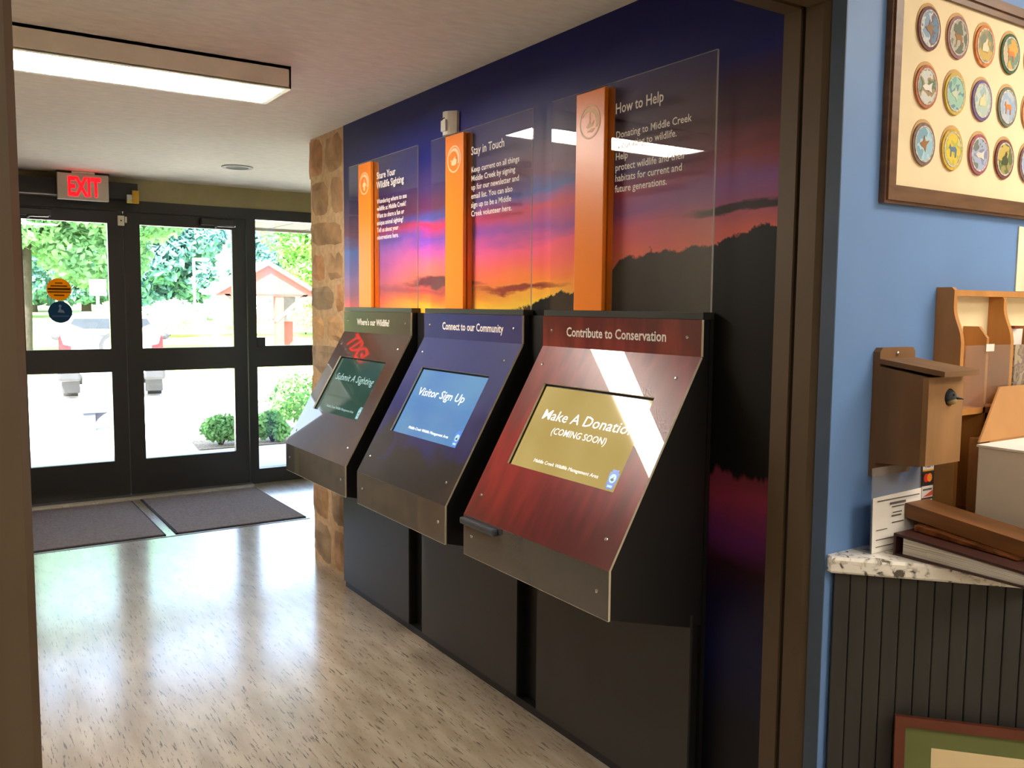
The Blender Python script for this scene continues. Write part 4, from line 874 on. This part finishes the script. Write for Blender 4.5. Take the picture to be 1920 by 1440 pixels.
MAPLE = leafmat('maple_leaf', (92, 134, 100), (142, 186, 140), 0.9)
FOREST = leafmat('hazed_forest_leaf', (88, 134, 138), (122, 168, 158), 0.25)  # distance haze is put into this bluer leaf colour
YELLOWG = leafmat('light_leaf', (104, 154, 92), (150, 196, 118), 0.9)
tree(2.25, 31.0, 9.2, 4.0, 1.7, MAPLE, 60000, 0.13, 'broad maple tree with dark trunk seen through left door', 0.33, None, 2.0)
tree(15.8, 40.0, 8.5, 3.7, 1.2, YELLOWG, 22000, 0.13, 'light green tree behind the red shelter roof', 0.25)
k = 0
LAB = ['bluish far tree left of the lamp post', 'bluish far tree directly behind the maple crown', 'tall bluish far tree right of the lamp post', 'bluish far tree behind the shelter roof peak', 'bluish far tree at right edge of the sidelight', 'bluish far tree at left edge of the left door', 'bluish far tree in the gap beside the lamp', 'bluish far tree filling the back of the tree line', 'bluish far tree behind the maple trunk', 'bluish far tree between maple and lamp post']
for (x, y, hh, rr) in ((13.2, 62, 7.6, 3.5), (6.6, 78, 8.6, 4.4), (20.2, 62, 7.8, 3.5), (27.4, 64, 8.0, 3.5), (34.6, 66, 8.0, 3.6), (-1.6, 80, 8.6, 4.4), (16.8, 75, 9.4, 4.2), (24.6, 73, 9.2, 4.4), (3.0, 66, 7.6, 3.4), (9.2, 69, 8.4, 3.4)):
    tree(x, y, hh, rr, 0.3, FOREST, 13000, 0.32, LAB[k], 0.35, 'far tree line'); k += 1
def shrub(x, y, r, hgt, m_, label, n=2500, size=0.035, group=None):
    zg = gz(y); t = thing('shrub', (x, y, zg), label, 'shrub', group)
    st = MB()
    for k in range(6):
        a = k*1.05; st.tube((x, y, zg-0.02), (x+math.cos(a)*r*0.6, y+math.sin(a)*r*0.6, zg+hgt*0.7), 0.008, 6, 0.004)
    build('stems', st, BARK, t)
    bl = [((x+rng.normal()*r*0.38, y+rng.normal()*r*0.38, zg+hgt*(0.40+0.3*rng.random())), (r*0.55, r*0.55, hgt*0.36)) for _ in range(9)]
    build_fol('foliage', foliage(bl, n, size), m_, t)
SHRUB = leafmat('shrub_leaf', (96, 144, 86), (140, 184, 116), 5)
shrub(2.60, 9.75, 0.24, 0.34, SHRUB, 'low green shrub seen through the right entrance door', 2600, 0.03)
shrub(3.16, 9.70, 0.19, 0.34, SHRUB, 'low green shrub low in the sidelight window', 2200, 0.03)
shrub(3.86, 10.62, 0.40, 0.72, SHRUB, 'taller leafy shrub in sidelight beside the stone pillar', 3600, 0.038)
PALE = leafmat('pale_flower', (226, 226, 196), (240, 238, 224), 2)
for (x, y, rr, hh, lab) in ((12.6, 43, 1.3, 2.0, 'pale flowering bush below the lamp post'), (16.0, 43.5, 1.3, 2.4, 'pale flowering bush left of the shelter'), (9.2, 43, 1.3, 1.7, 'pale flowering bush below the maple')):
    shrub(x, y, rr, hh, PALE, lab, 2500, 0.11, 'pale bushes at the field edge')
g = MB(); g.add([(2.30, 9.50, gz(9.5)+0.004), (4.6, 9.50, gz(9.5)+0.004), (4.6, 11.1, gz(11.1)+0.004), (2.45, 10.6, gz(10.6)+0.004)], [(0, 1, 2, 3)])
struct('ground_bed', g, mat('mulch', (150, 132, 118), 0.95, var=0.4, scale=40, bump=0.8))
tag(build('blue_bowl', MB().ball((4.02, 9.72, gz(9.72)+0.17), (0.11, 0.11, -0.07), 16, 6, 0, 0.0).tube((4.02, 9.72, gz(9.72)), (4.02, 9.72, gz(9.72)+0.11), 0.05, 12), mat('bowl_blue', (110, 150, 190), 0.3)), 'small pale blue bowl on a foot beside the tall shrub', 'bowl')

# white estate car seen from behind
cy, cz = 17.2, gz(17.2); cx = 2.69
CARW = mat('car_white', (226, 226, 226), 0.25, var=0.02, coat=0.5); CARG = mat('car_grey', (38, 40, 46), 0.5); TYRE = mat('tyre', (34, 34, 36), 0.8)
GLASSC = mat('car_glass', (36, 44, 54), 0.35); REDL = mat('tail_light', (196, 30, 36), 0.2)
t = thing('car', (cx, cy, cz), 'white sport utility vehicle parked outside, rear facing the doors', 'car')
W2 = 0.86
sec = [(-W2, 0.44), (-W2, 0.98), (-W2+0.04, 1.06), (-W2+0.20, 1.50), (-W2+0.34, 1.56), (W2-0.34, 1.56), (W2-0.20, 1.50), (W2-0.04, 1.06), (W2, 0.98), (W2, 0.44)]
def ring_at(y, s, zt=1.0): return [Vector((cx+a*s, y, cz+0.44+(b_-0.44)*zt)) for a, b_ in sec]
st = [(cy+0.0, 0.985, 0.985), (cy+0.12, 1.0, 1.0), (cy+2.3, 1.0, 1.0), (cy+3.0, 0.99, 0.60), (cy+4.2, 0.94, 0.50)]
cb = MB(); v = []
for y, s, zt in st: v += ring_at(y, s, zt)
k = len(sec); f = [tuple(range(k)), tuple(range((len(st)-1)*k, len(st)*k))[::-1]]
for j in range(len(st)-1): f += [(j*k+i, j*k+(i+1) % k, (j+1)*k+(i+1) % k, (j+1)*k+i) for i in range(k)]
cb.add(v, f); body = build('body', cb, CARW, t)
build('rear_window', MB().prism([(cx-0.60, cy-0.012, cz+1.46), (cx+0.60, cy-0.012, cz+1.46), (cx+0.66, cy-0.012, cz+1.36), (cx+0.45, cy-0.012, cz+1.27), (cx-0.45, cy-0.012, cz+1.27), (cx-0.66, cy-0.012, cz+1.36)], (0, 0.03, 0)), GLASSC, body)
for s in (-1, 1):
    build('tail_light', MB().prism([(cx+s*0.86, cy-0.015, cz+0.86), (cx+s*0.66, cy-0.015, cz+0.86), (cx+s*0.66, cy-0.015, cz+0.97), (cx+s*0.78, cy-0.015, cz+1.0), (cx+s*0.83, cy-0.015, cz+1.16), (cx+s*0.86, cy-0.015, cz+1.10)], (0, 0.05, 0)), REDL, body)
    build('reflector', MB().box(cx+s*0.74-0.08, cx+s*0.74+0.08, cy-0.10, cy-0.06, cz+0.58, cz+0.62), REDL, body)
    wy = cy+0.75
    build('wheel', MB().tube((cx+s*0.60, wy, cz+0.34), (cx+s*0.84, wy, cz+0.34), 0.34, 20), TYRE, t)
    build('wheel', MB().tube((cx+s*0.60, wy+2.6, cz+0.34), (cx+s*0.84, wy+2.6, cz+0.34), 0.34, 20), TYRE, t)
    build('mud_flap', MB().rbox(cx+s*0.70-0.15, cx+s*0.70+0.15, cy+0.30, cy+0.34, cz+0.10, cz+0.46, 0.01), CARG, t)
    build('bumper_corner', MB().rbox(cx+s*0.70-0.19, cx+s*0.70+0.19, cy-0.09, cy+0.25, cz+0.34, cz+0.56, 0.05), CARG, t)
    build('side_mirror', MB().ball((cx+s*1.0, cy+2.35, cz+1.05), (0.11, 0.06, 0.07)), CARG, body)
    build('side_window', MB().prism([(cx+s*0.815, cy+0.35, cz+1.10), (cx+s*0.815, cy+2.0, cz+1.10), (cx+s*0.70, cy+1.8, cz+1.44), (cx+s*0.70, cy+0.5, cz+1.44)], (s*0.02, 0, 0)), GLASSC, body)
build('bumper', MB().rbox(cx-0.87, cx+0.87, cy-0.08, cy+0.10, cz+0.46, cz+0.70, 0.03), mat('bumper_pale', (196, 196, 196), 0.4), t)
build('bumper_strip', MB().box(cx-0.48, cx+0.48, cy-0.085, cy-0.07, cz+0.60, cz+0.635), mat('strip_red', (196, 40, 90), 0.4), t)
build('licence_plate', MB().box(cx-0.30, cx+0.02, cy-0.09, cy-0.082, cz+0.47, cz+0.585), mat('plate_blue', (150, 165, 200), 0.5), t)
build('wiper', MB().tube((cx-0.42, cy-0.03, cz+1.14), (cx-0.02, cy-0.03, cz+1.16), 0.012, 6), CARG, body)
build('spare_wheel', MB().tube((cx+0.05, cy-0.10, cz+0.95), (cx+0.05, cy+0.02, cz+0.95), 0.27, 24), CARG, t)
build('wheel_cover', MB().tube((cx+0.05, cy-0.115, cz+0.95), (cx+0.05, cy-0.10, cz+0.95), 0.19, 24), CARW, t)

t.rotation_euler.z = -0.155      # heads straight away from the entrance view
# small red shelter with a gable roof
sx, sy = 8.73, 27.0; sz = gz(27)
PINK = mat('shelter_red', (150, 62, 58), 0.8, var=0.08); SHING = mat('shingle_grey', (128, 122, 134), 0.9, var=0.1)
t = thing('shelter', (sx, sy, sz), 'small red gabled information shelter outside in the sun', 'shelter')
ap, ev, hw = 2.70, 1.80, 1.58
for s in (-1, 1):
    build('roof_slope', MB().prism([(sx, sy-0.15, ap), (sx+s*(hw+0.06), sy-0.15, ev-0.03), (sx+s*(hw+0.06), sy-0.15, ev+0.09), (sx, sy-0.15, ap+0.13)], (0, 1.6, 0)), SHING, t)
    build('brace', MB().obox((sx+s*0.25+0.5*0, sy+0.05, 0.95), Vector((s, 0, 0.85)).normalized(), (0, 1, 0), Vector((-0.85*s, 0, 1)).normalized(), 0, 1.35, 0, 0.09, -0.05, 0.05), mat('brace_grey', (86, 72, 66), 0.8), t)
build('gable', MB().prism([(sx-hw, sy, ev), (sx+hw, sy, ev), (sx, sy, ap)], (0, 0.05, 0)), PINK, t)
build('gable', MB().prism([(sx-hw, sy+1.3, ev), (sx+hw, sy+1.3, ev), (sx, sy+1.3, ap)], (0, 0.05, 0)), PINK, t)
build('beam', MB().box(sx-hw, sx+hw, sy+0.05, sy+0.15, ev-0.06, ev), mat('beam_dark', (120, 84, 78), 0.8), t)
build('post', MB().box(sx+0.26, sx+0.52, sy+0.06, sy+0.30, sz, ev), PINK, t)
build('post', MB().box(sx+0.60, sx+0.98, sy+0.55, sy+0.85, sz, ev), PINK, t)
build('notice_panel', MB().box(sx+0.45, sx+0.98, sy+0.30, sy+0.36, 0.95, ev-0.06), mat('panel_grey', (100, 96, 96), 0.7), t)

# lamp post, white sign, wayside panel, low bench
lx, ly = 11.6, 48.0
t = thing('lamp_post', (lx, ly, gz(ly)), 'slim grey car park lamp post in front of trees', 'lamp')
LG = mat('lamp_grey', (190, 200, 204), 0.4)
build('pole', MB().tube((lx, ly, gz(ly)), (lx, ly, 3.75), 0.07, 10), LG, t)
build('head', MB().rbox(lx-0.05, lx+0.75, ly-0.12, ly+0.12, 3.72, 3.88, 0.03), LG, t)
t = thing('white_sign', (3.62, 25.1, gz(25.1)), 'white board on a post beside the maple trunk', 'sign')
build('board', MB().box(3.42, 3.82, 25.0, 25.04, 1.68, 2.10), mat('sign_board_white', (236, 236, 236), 0.6), t)
build('post', MB().box(3.58, 3.65, 25.04, 25.10, gz(25)-0.05, 2.05), LG, t)
t = thing('wayside_panel', (4.15, 14.4, gz(14.4)), 'low slanted dark information panel outside right door', 'sign')
build('panel', MB().prism([(3.74, 14.2, 0.82), (4.36, 14.2, 0.82), (4.42, 14.7, 0.93), (3.90, 14.7, 0.93)], (0, 0, 0.03)), mat('panel_green', (78, 96, 88), 0.3), t)
build('post', MB().box(4.10, 4.20, 14.4, 14.5, gz(14.4)-0.03, 0.87), LG, t)
bx, by = 1.56, 12.1; bzz = gz(12.1)
t = thing('low_bench', (bx+0.3, by, bzz), 'low pale stone bench on the paving outside left door', 'bench')
BST = mat('bench_stone', (66, 70, 88), 0.8, var=0.06)
build('seat', MB().rbox(bx-0.04, bx+0.66, by, by+0.35, bzz+0.22, bzz+0.27, 0.008), BST, t)
build('leg', MB().rbox(bx-0.02, bx+0.12, by+0.02, by+0.33, bzz-0.02, bzz+0.22, 0.006), BST, t)
build('leg', MB().rbox(bx+0.50, bx+0.64, by+0.02, by+0.33, bzz-0.02, bzz+0.22, 0.006), BST, t)
n = 8; arc = [(bx+0.12, bzz+0.22)]+[(bx+0.12+0.38*i/n, bzz+0.22-0.13*(abs(2*i/n-1)**2)) for i in range(n+1)]+[(bx+0.50, bzz+0.22)]
build('apron', MB().prism([(x, by+0.05, z) for x, z in arc], (0, 0.06, 0)), mat('apron_grey', (48, 52, 70), 0.8), t)
